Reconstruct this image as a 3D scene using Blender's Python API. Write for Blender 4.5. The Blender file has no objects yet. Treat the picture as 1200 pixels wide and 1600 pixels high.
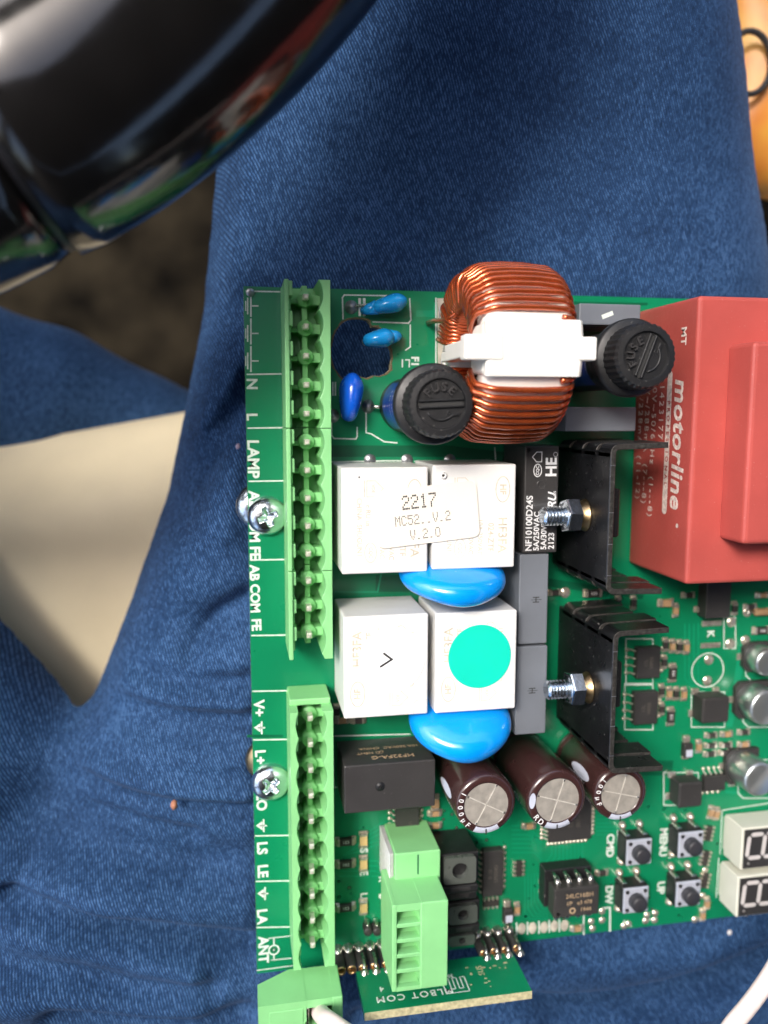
import bpy, bmesh, math, random
import numpy as np
from mathutils import Vector, Matrix
random.seed(7)
S = 0.1                      # every length below is in millimetres; 1 Blender unit = 1 cm
sc = bpy.context.scene
col = sc.collection
R_ = math.radians

# ------------------------------------------------------------------ camera
FPX = 1249.2
RW = np.array([[0.9841944679457526, 0.000803549113831608, 0.17708925312902307],
               [0.020807851008309758, 0.9925381739849707, -0.12014577195638015],
               [-0.17586438696162887, 0.12193165090082306, 0.9768338599307486]])
CW = np.array([-1.256458919570207, -23.13601983314231, 152.32824125761857])
cam_d = bpy.data.cameras.new('camera')
cam = bpy.data.objects.new('camera', cam_d); col.objects.link(cam); sc.camera = cam
M = Matrix([[*RW.T[0]], [*RW.T[1]], [*RW.T[2]]]).to_4x4()
M.translation = Vector(CW * S); cam.matrix_world = M
cam_d.sensor_fit = 'VERTICAL'; cam_d.sensor_height = 24; cam_d.lens = 24 * FPX / 1600
cam_d.clip_start = 0.1; cam_d.clip_end = 2000
cam_d.dof.use_dof = True; cam_d.dof.focus_distance = 14.1
cam_d.dof.aperture_fstop = 0.0187 / 0.0025 / 100 * 1.0     # about 2 mm of glass

# ------------------------------------------------------------------ world, sun
SUN_EL, SUN_AZ = R_(51), R_(-50)        # azimuth from +Y, clockwise positive: light from the upper left, through the made-up roof opening
w = bpy.data.worlds.new('World'); sc.world = w; w.use_nodes = True
nt = w.node_tree; nt.nodes.clear()
sky = nt.nodes.new('ShaderNodeTexSky'); sky.sky_type = 'NISHITA'; sky.sun_disc = False
sky.sun_elevation = SUN_EL; sky.sun_rotation = SUN_AZ; sky.air_density = 1.0; sky.dust_density = 4.0; sky.ozone_density = 1.0
bg = nt.nodes.new('ShaderNodeBackground'); bg.inputs[1].default_value = 0.15
wo = nt.nodes.new('ShaderNodeOutputWorld')
nt.links.new(sky.outputs[0], bg.inputs[0]); nt.links.new(bg.outputs[0], wo.inputs[0])
sd = bpy.data.lights.new('sun', 'SUN'); sd.energy = 1.2; sd.angle = R_(16); sd.color = (1, .97, .93)
sun = bpy.data.objects.new('sun', sd); col.objects.link(sun)
dv = Vector((math.sin(SUN_AZ) * math.cos(SUN_EL), math.cos(SUN_AZ) * math.cos(SUN_EL), math.sin(SUN_EL)))
sun.rotation_euler = dv.to_track_quat('Z', 'Y').to_euler()
sc.view_settings.view_transform = 'Standard'; sc.view_settings.look = 'None'
sc.view_settings.exposure = 1.40; sc.view_settings.gamma = 1

# ------------------------------------------------------------------ helpers
def at(u, v, h=0.0):
    """point of the photograph (1200x1600) -> mm on the plane lying h mm above the board"""
    d = RW.T @ np.array([(u - 600) / FPX, -(v - 800) / FPX, -1.0])
    s = (h - CW[2]) / d[2]
    p = CW + s * d
    return float(p[0]), float(p[1])
def rect(u0, v0, u1, v1, h=0.0):
    um, vm = (u0 + u1) / 2, (v0 + v1) / 2
    return at(u0, vm, h)[0], at(u1, vm, h)[0], at(um, v1, h)[1], at(um, v0, h)[1]

def s2l(c):
    return tuple((x / 255 / 12.92 if x / 255 <= .04045 else ((x / 255 + .055) / 1.055) ** 2.4) for x in c) + (1,)
MATS = {}
def mat(name, rgb, rough=.5, metal=0.0, coat=0.0, var=.12, vscale=1.5, bump=.0, bscale=20, dust=0.0, trans=0.0, lin=False, spec=.5, rvar=.08, dscale=9):
    m = bpy.data.materials.new(name); m.use_nodes = True
    n = m.node_tree; b = n.nodes['Principled BSDF']; L = n.links
    c = tuple(rgb) + (1,) if lin else s2l(rgb)
    tc = n.nodes.new('ShaderNodeTexCoord')
    nz = n.nodes.new('ShaderNodeTexNoise'); nz.inputs['Scale'].default_value = vscale; nz.inputs['Detail'].default_value = 5
    L.new(tc.outputs['Object'], nz.inputs['Vector'])
    rp = n.nodes.new('ShaderNodeValToRGB')
    rp.color_ramp.elements[0].position = .3; rp.color_ramp.elements[1].position = .7
    rp.color_ramp.elements[0].color = tuple(x * (1 - var) for x in c[:3]) + (1,)
    rp.color_ramp.elements[1].color = tuple(min(1, x * (1 + var * .6)) for x in c[:3]) + (1,)
    L.new(nz.outputs['Fac'], rp.inputs['Fac'])
    out = rp.outputs['Color']
    if dust > 0:
        vz = n.nodes.new('ShaderNodeTexNoise'); vz.inputs['Scale'].default_value = dscale; vz.inputs['Detail'].default_value = 3; vz.inputs['Roughness'].default_value = .75
        L.new(tc.outputs['Object'], vz.inputs['Vector'])
        vr = n.nodes.new('ShaderNodeValToRGB'); vr.color_ramp.elements[0].position = .66; vr.color_ramp.elements[1].position = .74
        vr.color_ramp.elements[1].color = (dust,) * 3 + (1,)
        L.new(vz.outputs['Fac'], vr.inputs['Fac'])
        mx = n.nodes.new('ShaderNodeMix'); mx.data_type = 'RGBA'
        L.new(vr.outputs['Color'], mx.inputs[0]); L.new(out, mx.inputs[6]); mx.inputs[7].default_value = (.55, .53, .5, 1)
        out = mx.outputs[2]
    L.new(out, b.inputs['Base Color'])
    b.inputs['Metallic'].default_value = metal; b.inputs['Coat Weight'].default_value = coat
    b.inputs['Coat Roughness'].default_value = .08; b.inputs['Specular IOR Level'].default_value = spec
    if trans: b.inputs['Transmission Weight'].default_value = trans
    mr = n.nodes.new('ShaderNodeMapRange'); mr.inputs['To Min'].default_value = max(.02, rough - rvar); mr.inputs['To Max'].default_value = min(1, rough + rvar)
    n2 = n.nodes.new('ShaderNodeTexNoise'); n2.inputs['Scale'].default_value = vscale * 3.1; n2.inputs['Detail'].default_value = 4
    L.new(tc.outputs['Object'], n2.inputs['Vector']); L.new(n2.outputs['Fac'], mr.inputs['Value']); L.new(mr.outputs['Result'], b.inputs['Roughness'])
    if bump > 0:
        n3 = n.nodes.new('ShaderNodeTexNoise'); n3.inputs['Scale'].default_value = bscale; n3.inputs['Detail'].default_value = 6
        L.new(tc.outputs['Object'], n3.inputs['Vector'])
        bp = n.nodes.new('ShaderNodeBump'); bp.inputs['Strength'].default_value = bump; bp.inputs['Distance'].default_value = .02
        L.new(n3.outputs['Fac'], bp.inputs['Height']); L.new(bp.outputs['Normal'], b.inputs['Normal'])
    MATS[name] = m
    return m

m_pcb = mat('solder_mask_green', (.003, .20, .085), .3, coat=.25, var=.18, vscale=.35, bump=.12, bscale=6, dust=.10, lin=True, dscale=18)
m_pcb2 = mat('solder_mask_trace', (.006, .27, .13), .3, coat=.25, lin=True, var=.15)
m_pcb3 = mat('solder_mask_bare', (.002, .10, .045), .35, coat=.2, lin=True, var=.15)
m_fr4 = mat('board_edge_fibre', (.50, .46, .27), .7, lin=True, var=.35, vscale=12, bump=.6, bscale=30)
m_burn = mat('bare_fibre', (.16, .12, .06), .7, lin=True, var=.5, vscale=10)
m_silk = mat('silkscreen_white', (.66, .72, .66), .6, lin=True, var=.15, vscale=14)
m_green = mat('terminal_green', (.235, .58, .235), .42, lin=True, var=.07, bump=.15, bscale=9, dust=.06, dscale=14)
m_tin = mat('tinned_metal', (.72, .69, .64), .28, metal=1, lin=True, var=.25, vscale=8, bump=.3, bscale=14)
m_pin = mat('pin_tin', (.80, .76, .68), .35, metal=.45, lin=True, var=.2, vscale=8)
m_gold = mat('gold_contact', (.8, .5, .25), .3, metal=1, lin=True, var=.2)
m_zinc = mat('zinc_steel', (.70, .76, .82), .22, metal=1, lin=True, var=.2, vscale=5, bump=.25, bscale=12)
m_brass = mat('dull_brass', (.45, .33, .18), .35, metal=1, lin=True, var=.25, vscale=6)
m_white = mat('relay_white', (.72, .715, .69), .38, lin=True, var=.05, vscale=1.2, bump=.08, dust=.0)
m_wprint = mat('relay_print', (.60, .53, .41), .6, lin=True, var=.3, vscale=12)
m_stick = mat('sticker_paper', (.78, .73, .64), .6, lin=True, var=.04, bump=.12, bscale=6)
m_stickw = mat('sticker_white', (.86, .86, .85), .55, lin=True, var=.02)
m_teal = mat('sticker_teal', (.0, .60, .43), .5, lin=True, var=.05)
m_ink = mat('black_ink', (.03, .03, .03), .6, lin=True, var=.3)
m_blue = mat('varistor_blue', (.001, .29, .84), .24, coat=.6, lin=True, var=.10, vscale=2, bump=.1, bscale=4)
m_blue2 = mat('ceramic_blue', (.01, .30, .72), .25, coat=.6, lin=True, var=.10, vscale=3, bump=.1, bscale=5)
m_blue3 = mat('deep_blue_varistor', (.005, .10, .62), .25, coat=.6, lin=True, var=.10, vscale=3, bump=.1, bscale=5)
m_black = mat('black_plastic', (.013, .013, .014), .46, lin=True, var=.3, vscale=3, bump=.15, bscale=14, dust=.35, dscale=16)
m_blackr = mat('black_relay_plastic', (.040, .038, .038), .35, lin=True, var=.15, bump=.12, bscale=12, dust=.12, dscale=14)
m_ic = mat('ic_epoxy', (.035, .033, .032), .5, lin=True, var=.2, bump=.2, bscale=18, dust=.08)
m_anod = mat('black_anodised', (.008, .008, .009), .30, lin=True, var=.3, vscale=2, bump=.12, bscale=9, dust=.45, dscale=13)
m_anode = mat('worn_edge_highlight', (.045, .042, .038), .42, lin=True, var=.6, vscale=16, dust=.35, dscale=16, metal=.3)  # wear, plus the highlight of the fin edges put into the colour
m_grey = mat('grey_relay_plastic', (.15, .165, .19), .45, lin=True, var=.08, bump=.1)
m_copper = mat('enamelled_copper', (.56, .105, .028), .22, metal=.7, coat=.7, lin=True, var=.22, vscale=3)
m_nylon = mat('white_nylon', (.80, .78, .72), .4, lin=True, var=.06, bump=.1)
m_beige = mat('aged_flux_pad', (.50, .46, .38), .55, lin=True, var=.35, vscale=4, bump=.3, bscale=8)
m_solder = mat('solder_grey', (.32, .33, .35), .35, metal=.8, lin=True, var=.35, vscale=5, bump=.5, bscale=7)
m_red = mat('transformer_red', (.40, .070, .058), .46, lin=True, var=.12, vscale=.9, bump=.3, bscale=9, dust=.35, dscale=20, spec=.4)
m_redprint = mat('transformer_print', (.66, .55, .50), .6, lin=True, var=.35, vscale=16)
m_sleeve = mat('brown_sleeve', (.042, .018, .017), .24, coat=.5, lin=True, var=.15, bump=.1)
m_alu = mat('capacitor_aluminium', (.50, .46, .40), .5, metal=.55, lin=True, var=.2, vscale=6, bump=.35, bscale=14)
m_aluc = mat('can_aluminium', (.62, .66, .66), .30, metal=.9, lin=True, var=.1)
m_lav = mat('print_lavender', (.50, .53, .62), .5, lin=True, var=.1)
m_lightprint = mat('print_light', (.72, .72, .72), .6, lin=True, var=.15, vscale=12)
m_smdend = mat('solder_fillet', (.66, .60, .50), .3, metal=.75, lin=True, var=.3, vscale=14, bump=.3)
m_smdblk = mat('chip_resistor_black', (.04, .035, .032), .4, lin=True)
m_smdbr = mat('chip_capacitor_tan', (.40, .25, .13), .5, lin=True)
m_led = mat('yellow_led_lens', (.70, .50, .22), .3, lin=True)
m_dispw = mat('display_white', (.62, .62, .53), .5, lin=True, var=.06)
m_dispk = mat('display_face_black', (.030, .028, .027), .45, lin=True)
m_seg = mat('display_segment', (.52, .49, .47), .5, lin=True)
m_btn = mat('switch_plate', (.55, .58, .66), .35, metal=.35, lin=True)
m_btnk = mat('switch_plunger', (.03, .03, .035), .4, lin=True)
m_fusebl = mat('fuse_sleeve_blue', (.012, .045, .26), .35, lin=True, var=.4, vscale=3)
m_goldink = mat('chip_print_tan', (.42, .30, .18), .6, lin=True)
m_icink = mat('chip_print_dim', (.10, .09, .075), .6, lin=True)
m_wire = mat('white_cable', (.78, .66, .62), .4, lin=True, var=.05)

class MB:
    """collects shapes (mm) and builds them as ONE mesh object (cm)"""
    def __init__(s): s.bm = bmesh.new(); s.mats = []
    def mi(s, m):
        if m not in s.mats: s.mats.append(m)
        return s.mats.index(m)
    def add(s, b, m, T=None, smooth=False):
        if T is not None: b.transform(T)
        i = s.mi(m)
        for f in b.faces: f.material_index = i; f.smooth = smooth
        me = bpy.data.meshes.new('tmp'); b.to_mesh(me); b.free(); s.bm.from_mesh(me); bpy.data.meshes.remove(me)
    def box(s, x0, x1, y0, y1, z0, z1, m, bev=0.0, seg=2, T=None):
        b = bmesh.new(); bmesh.ops.create_cube(b, size=1)
        for v in b.verts: v.co = Vector(((x0 + x1) / 2 + v.co.x * (x1 - x0), (y0 + y1) / 2 + v.co.y * (y1 - y0), (z0 + z1) / 2 + v.co.z * (z1 - z0)))
        if bev: bmesh.ops.bevel(b, geom=b.edges[:], offset=bev, segments=seg, affect='EDGES', profile=.5)
        s.add(b, m, T, smooth=False)
    def lathe(s, prof, m, T=None, n=32, smooth=True, arc=None):
        """prof = [(r,z)...] turned about Z"""
        b = bmesh.new(); full = arc is None; a0, a1 = arc or (0, 2 * math.pi)
        k = n if full else n + 1
        rings = []
        for r, z in prof:
            if r < 1e-6: rings.append([b.verts.new((0, 0, z))] * k)
            else: rings.append([b.verts.new((r * math.cos(a0 + (a1 - a0) * i / n), r * math.sin(a0 + (a1 - a0) * i / n), z)) for i in range(k)])
        for q in range(len(rings) - 1):
            for i in range(n):
                j = (i + 1) % k
                vs = []
                for v in (rings[q][i], rings[q][j], rings[q + 1][j], rings[q + 1][i]):
                    if v not in vs: vs.append(v)
                if len(vs) > 2: b.faces.new(vs)
        s.add(b, m, T, smooth)
    def cyl(s, x, y, z0, z1, r, m, n=24, bev=0.0, T=None, smooth=True):
        p = [(0, z1), (r - bev, z1), (r, z1 - bev), (r, z0), (0, z0)] if bev else [(0, z1), (r, z1), (r, z1), (r, z0), (0, z0)]
        s.lathe(p, m, (T or Matrix()) @ Matrix.Translation((x, y, 0)), n, smooth)
    def prism(s, pts, z0, z1, m, T=None, bev=0.0):
        b = bmesh.new(); v0 = [b.verts.new((x, y, z0)) for x, y in pts]; v1 = [b.verts.new((x, y, z1)) for x, y in pts]
        n = len(pts); top = b.faces.new(v1); b.faces.new(v0[::-1])
        for i in range(n): b.faces.new((v0[i], v0[(i + 1) % n], v1[(i + 1) % n], v1[i]))
        bmesh.ops.recalc_face_normals(b, faces=b.faces[:])
        if bev: bmesh.ops.bevel(b, geom=list(top.edges), offset=bev, segments=2, affect='EDGES', profile=.5)
        s.add(b, m, T)
    def tube(s, pts, r, m, n=8, closed=False, T=None, caps=True):
        b = bmesh.new(); P = [Vector(p) for p in pts]; N = len(P); rings = []
        up = None
        for i in range(N):
            if closed: t = (P[(i + 1) % N] - P[i - 1])
            else: t = (P[min(i + 1, N - 1)] - P[max(i - 1, 0)])
            t.normalize()
            if up is None:
                up = Vector((0, 0, 1)) if abs(t.z) < .9 else Vector((1, 0, 0))
            a = (up - t * up.dot(t)).normalized(); up = a; c = t.cross(a)
            rr = r[i] if isinstance(r, (list, tuple)) else r
            rings.append([b.verts.new(P[i] + (a * math.cos(2 * math.pi * k / n) + c * math.sin(2 * math.pi * k / n)) * rr) for k in range(n)])
        for i in range(N if closed else N - 1):
            A, B = rings[i], rings[(i + 1) % N]
            for k in range(n): b.faces.new((A[k], A[(k + 1) % n], B[(k + 1) % n], B[k]))
        if caps and not closed: b.faces.new(rings[0][::-1]); b.faces.new(rings[-1])
        bmesh.ops.recalc_face_normals(b, faces=b.faces[:])
        s.add(b, m, T, True)
    def flat(s, pts, z, m, th=.03):
        s.prism(pts, z, z + th, m)
    def line(s, pts, wd, z, m, closed=False, th=.03):
        """flat printed line of width wd along 2D points"""
        P = [Vector(p) for p in pts]
        if closed: P = P + [P[0]]
        b = bmesh.new()
        for a, c in zip(P[:-1], P[1:]):
            d = (c - a)
            if d.length < 1e-6: continue
            d.normalize(); nn = Vector((-d.y, d.x)) * wd / 2; e = d * wd / 2 * .98
            v = [b.verts.new((q.x, q.y, z + th)) for q in (a - e - nn, c + e - nn, c + e + nn, a - e + nn)]
            b.faces.new(v); z += .0011
        s.add(b, m)
    def build(s, name, parent=None, loc=None, label=None, rot=None):
        s.bm.transform(Matrix.Scale(S, 4))
        me = bpy.data.meshes.new(name); s.bm.to_mesh(me); s.bm.free()
        for m in s.mats: me.materials.append(m)
        o = bpy.data.objects.new(name, me); col.objects.link(o)
        if parent: o.parent = parent
        if loc: o.location = Vector(loc) * S
        if rot: o.rotation_euler = rot
        if label: o['label'] = label
        return o

def dup(o, loc=None, parent=None, rot=None, label=None):
    c = o.copy(); col.objects.link(c)
    if parent is not None: c.parent = parent
    if loc: c.location = Vector(loc) * S
    if rot: c.rotation_euler = rot
    if 'label' in c.keys() and label is None and False: pass
    if label: c['label'] = label
    for ch in list(o.children):
        d = ch.copy(); col.objects.link(d); d.parent = c
    return c

def text_bm(txt, size, off=0.0, th=.03, shear=0.0, align='CENTER', space=1.0, resol=3):
    cu = bpy.data.curves.new('t', 'FONT'); cu.body = txt; cu.size = size; cu.extrude = th / 2; cu.offset = off; cu.resolution_u = resol
    cu.shear = shear; cu.align_x = align; cu.align_y = 'CENTER'; cu.space_character = space
    o = bpy.data.objects.new('t', cu); col.objects.link(o)
    dg = bpy.context.evaluated_depsgraph_get(); dg.update()
    me = bpy.data.meshes.new_from_object(o.evaluated_get(dg)); b = bmesh.new(); b.from_mesh(me)
    bpy.data.objects.remove(o); bpy.data.curves.remove(cu); bpy.data.meshes.remove(me)
    return b
CWR = Matrix.Rotation(-math.pi / 2, 4, 'Z'); CCW = Matrix.Rotation(math.pi / 2, 4, 'Z')
def put(mb, txt, size, x, y, z, m, rot=None, **k):
    mb.add(text_bm(txt, size, **k), m, Matrix.Translation((x, y, z)) @ (rot or Matrix()))
def ring_pts(x, y, r, n=32, ry=None, a0=0, a1=2 * math.pi):
    return [(x + r * math.cos(a0 + (a1 - a0) * i / n), y + (ry or r) * math.sin(a0 + (a1 - a0) * i / n)) for i in range(n)]

def thing(name, label, cat, loc=(0, 0, 0), group=None):
    o = bpy.data.objects.new(name, None); col.objects.link(o); o.location = Vector(loc) * S
    o['label'] = label; o['category'] = cat; o.empty_display_size = .5
    if group: o['group'] = group
    return o
def sub(name, parent, label=None, loc=(0, 0, 0)):
    o = bpy.data.objects.new(name, None); col.objects.link(o); o.parent = parent; o.location = Vector(loc) * S
    if label: o['label'] = label
    return o
def tag(o, label, cat, group=None):
    o['label'] = label; o['category'] = cat
    if group: o['group'] = group
    return o

# ================================================================== CIRCUIT BOARD
board = thing('circuit_board', 'large green circuit board full of components lying on the blue jeans', 'circuit board')
BW, BH = 138.0, 136.3

# ---- panel with the sawn hole
from mathutils.geometry import tessellate_polygon
hole_px = [(480,400),(487,372),(497,350),(512,328),(530,310),(552,298),(580,293),(612,294),(640,300),(655,316),(662,332),(690,335),(718,352),(735,385),(742,420),(752,445),(757,475),(752,505),(750,532),(728,552),(700,562),(668,560),(640,572),(600,564),(570,570),(545,577),(524,572),(508,552),(490,528),(480,500),(474,470),(473,435)]
hole = [at(x / 3 + 360, y / 3 + 400, 0) for x, y in hole_px][::-1]
outer = [(0, 0), (0, -BH)] + [(x, -BH) for x in ()] + [(BW, -BH), (BW, 0)]
tri = tessellate_polygon([[Vector((x, y, 0)) for x, y in outer], [Vector((x, y, 0)) for x, y in hole]])
allp = outer + hole
b = bmesh.new(); top = [b.verts.new((x, y, 0)) for x, y in allp]; bot = [b.verts.new((x, y, -1.6)) for x, y in allp]
for t in tri:
    b.faces.new([top[i] for i in t]); b.faces.new([bot[i] for i in t][::-1])
edge = []
for loop, o0 in ((outer, 0), (hole, len(outer))):
    n = len(loop)
    for i in range(n):
        edge.append(b.faces.new((top[o0 + i], top[o0 + (i + 1) % n], bot[o0 + (i + 1) % n], bot[o0 + i])))
bmesh.ops.recalc_face_normals(b, faces=b.faces[:])
mb = MB(); mb.mi(m_pcb); mb.mi(m_fr4)
for f in b.faces: f.material_index = 0
for f in edge: f.material_index = 1
me = bpy.data.meshes.new('tmp'); b.to_mesh(me); b.free(); mb.bm.from_mesh(me)
panel = mb.build('board_panel', board)
# scorched bare rim round the hole
mb = MB()
hp = hole + [hole[0]]
for i in range(len(hole)):
    a, c = Vector(hp[i]), Vector(hp[i + 1]); cx = Vector(at(565, 540))
    ao = a + (a - cx).normalized() * random.uniform(.1, .6); co = c + (c - cx).normalized() * .3
    mb.flat([tuple(a), tuple(ao), tuple(co), tuple(c)], .01 + i * .0004, m_burn, .02)
mb.build('bare_rim', panel, label='rough bare fibre rim of the sawn hole')

# ---- traces under the mask
mb = MB(); z = .012
def trace(pts, wd=.35, m=None):
    global z
    z += .0013
    if z > .034: z = .012
    mb.line([at(*p) for p in pts], wd, z - .03, m or m_pcb2)
for k in range(9):
    trace([(862 + k * 6, 1318), (862 + k * 6, 1335 + k * 3), (850 + k * 7, 1352 + k * 2)], .22)
for k in range(7):
    trace([(932, 1268 + k * 6), (950 + k * 3, 1268 + k * 6), (965 + k * 5, 1285 + k * 3)], .22)
for k in range(7):
    trace([(800, 1290 + k * 7), (822 + k * 2, 1290 + k * 7), (846, 1312 + k * 5)], .22)
for k in range(6):
    trace([(820 + k * 5, 1365), (820 + k * 5, 1425 - k * 5), (828 + k * 5, 1436 - k * 4), (856, 1436 - k * 4)], .22)
for k in range(5):
    trace([(598, 1285 + k * 8), (575 - k * 5, 1300 + k * 8), (560 - k * 6, 1320 + k * 4)], .25)
for k in range(4):
    trace([(530, 1345 + k * 8), (590, 1345 + k * 8), (604, 1358 + k * 8)], .25)
for k in range(4):
    trace([(1070 + k * 7, 975), (1070 + k * 7, 1060), (1082 + k * 5, 1074)], .25)
trace([(655, 490), (680, 490), (684, 470)], 1.2); trace([(520, 705), (700, 705), (800, 716)], 2.2, m_pcb3)
trace([(388, 1150), (440, 1150)], .5, m_pcb3)
trace([(680, 470), (1010, 475)], .5, m_pcb3)
trace([(524, 925), (590, 925), (596, 895)], .35); trace([(820, 905), (1000, 930)], 1.6, m_pcb3)
for v in (1195, 1215, 1237): trace([(1135, v), (1156, v + 2)], .6)
for u0, v0, u1, v1 in ((600, 895, 636, 928), (650, 640, 700, 700), (1010, 1190, 1040, 1210)):
    trace([(u0, (v0 + v1) / 2), (u1, (v0 + v1) / 2)], 3.4, m_pcb3)
trace([(1160, 1010), (1150, 1075), (1140, 1130)], 1.6)
for k in range(110):
    u, v = random.uniform(520, 1180), random.uniform(1240, 1460)
    if v < 1470 - (u - 800) * .1: mb.cyl(*at(u, v), -.01, .04, random.choice((.2, .28, .35)), random.choice((m_pcb2, m_pcb2, m_smdend, m_pcb3)), n=8)
mb.build('copper_trace', panel).__setitem__('kind', 'stuff')

# ---- silkscreen lines and lettering
W_ = .26
def sl(pts, wd=W_, closed=False):
    q = MB(); q.line([at(*p) for p in pts], wd, .012, m_silk, closed); q.build('silkscreen_line', panel)
for v in (585, 669, 752, 875, 993, 1080, 1156, 1306, 1377, 1449): sl([(384 + (v - 450) * .018, v), (455, v - 1)])
sl([(385, 455), (440, 456)])
sl([(402, 1516), (470, 1507)], .2); sl([(420, 1466), (455, 1462), (455, 1462)], .2)
sl([(424, 1500), (455, 1497)], .2)
for v in (478, 521, 564):        # earth symbols, turned on their side
    sl([(392, v - 22), (392, v + 16)], .3); sl([(387, v - 12), (387, v + 12)], .25); sl([(392, v), (403, v)], .25)
    sl([(384, v - 7), (384, v + 7)], .2)
for v in (1137, 1290, 1396):     # earth arrows
    p = [at(416 + (v - 1290) * .02 + dx, v + dy) for dx, dy in ((-6, -7), (-6, 7), (-16, 0))]
    q = MB(); q.flat(p, .012, m_silk); q.build('earth_symbol', panel); sl([(416 + (v - 1290) * .02, v), (407 + (v - 1290) * .02, v)], .3)
    sl([(412 + (v - 1290) * .02, v - 9), (412 + (v - 1290) * .02, v + 9)], .3)
# coax symbol
c = at(428, 1484); mb = MB(); mb.line(ring_pts(*c, 1.0, 20), .28, .012, m_silk, True); mb.cyl(*c, .0, .045, .4, m_silk, n=12); mb.build('aerial_symbol', panel)
sl([(428, 1466), (428, 1476)], .25); sl([(428, 1492), (428, 1500)], .25)
# component outlines
def orect(u0, v0, u1, v1, ch=0):
    if ch: sl([(u0 + ch, v0), (u1 - ch, v0), (u1, v0 + ch), (u1, v1 - ch), (u1 - ch, v1), (u0 + ch, v1), (u0, v1 - ch), (u0, v0 + ch)], .22, True)
    else: sl([(u0, v0), (u1, v0), (u1, v1), (u0, v1)], .22, True)
sl([(536, 498), (535, 465), (538, 461), (604, 462)], .25); sl([(640, 467), (642, 500), (638, 505), (583, 503)], .25)
sl([(641, 508), (641, 542), (634, 547)], .25)
sl([(518, 640), (518, 680), (522, 685), (556, 686), (558, 682), (558, 668)], .25)
sl([(572, 640), (572, 676), (580, 678), (600, 690), (620, 692)], .25)
for u in (562, 569): sl([(u, 468), (u, 492)], .5)
for u in (520, 524): sl([(u, 598), (u, 617)], .3)
sl([(518, 722), (600, 720), (636, 720)], .25); sl([(648, 721), (760, 719)], .25)
sl([(520, 1150), (640, 1147)], .25); sl([(520, 1150), (522, 1230), (530, 1230)], .25)
sl([(773, 700), (775, 728)], .25); sl([(681, 466), (681, 590)], .25)
orect(1131, 965, 1149, 1013); orect(1080, 1081, 1132, 1136); orect(1037, 1207, 1091, 1258)
orect(978, 998, 1020, 1070); orect(976, 1068, 1020, 1140)
mb = MB(); mb.line(ring_pts(*at(1105.5, 1047), 3.75, 40), .25, .012, m_silk, True); mb.build('silkscreen_circle', panel)
orect(1165, 1003, 1225, 1063, 8); orect(1161, 1072, 1225, 1136, 8); orect(1153, 1187, 1215, 1247, 8)
sl([(1128, 1266), (1125, 1333)], .22); sl([(1128, 1266), (1200, 1255)], .22); sl([(1123, 1341), (1119, 1402)], .22)
sl([(912, 1425), (912, 1460)], .3); sl([(941, 1419), (953, 1418), (953, 1454)], .4); sl([(852, 1366), (852, 1402)], .25)
for u, v in ((815, 1451), (832, 1450), (850, 1449), (866, 1447), (882, 1446)):
    sl([(u - 8, v - 9), (u - 8, v + 9)], .3)
sl([(975, 1438), (975, 1448), (986, 1447)], .25); sl([(1026, 1434), (1012, 1437)], .25)
sl([(965, 1298), (965, 1345)], .25); sl([(1046, 1296), (1046, 1340)], .25); sl([(962, 1372), (962, 1410)], .25); sl([(1042, 1368), (1042, 1405)], .25)
def st(txt, u, v, size=2.72, rot=CWR, off=.09, **k):
    x, y = at(u, v); q = MB(); put(q, txt, size, x, y, .03, m_silk, rot, off=off, **k); q.build('lettering', panel, label='white printed ' + txt)
st('N', 393, 600); st('L', 393, 651); st('LAMP', 395, 717, 2.95, space=1.0)
st('AB', 396, 781); st('COM', 397, 822, space=1.0); st('FE', 398, 864); st('AB', 397, 895, 2.45); st('COM', 398, 935, 2.45); st('FE', 400, 976, 2.45)
st('V+', 404, 1107, 2.8); st('L+', 406, 1183, 2.8); st('LO', 408, 1253, 2.8); st('LS', 409, 1325, 2.8); st('LE', 410, 1361, 2.8); st('LA', 409, 1432, 2.8); st('ANT', 411, 1484, 2.8)
st('CMD', 953, 1321, 2.4); st('MENU', 1036, 1316, 2.4); st('DW', 951, 1398, 2.4); st('UP', 1032, 1387, 2.4)
st('S', 568, 1329, 2.2); st('E', 568, 1364, 2.2); st('LA', 568, 1403, 2.0); st('Y', 598, 1348, 2.0); st('R', 597, 1373, 2.0); st('B', 597, 1400, 2.0)
st('L1', 633, 567, 2.2, rot=CCW @ CCW, off=.02); st('K', 1110, 990, 2.2); st('F1', 648, 565, 2.0)

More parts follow.
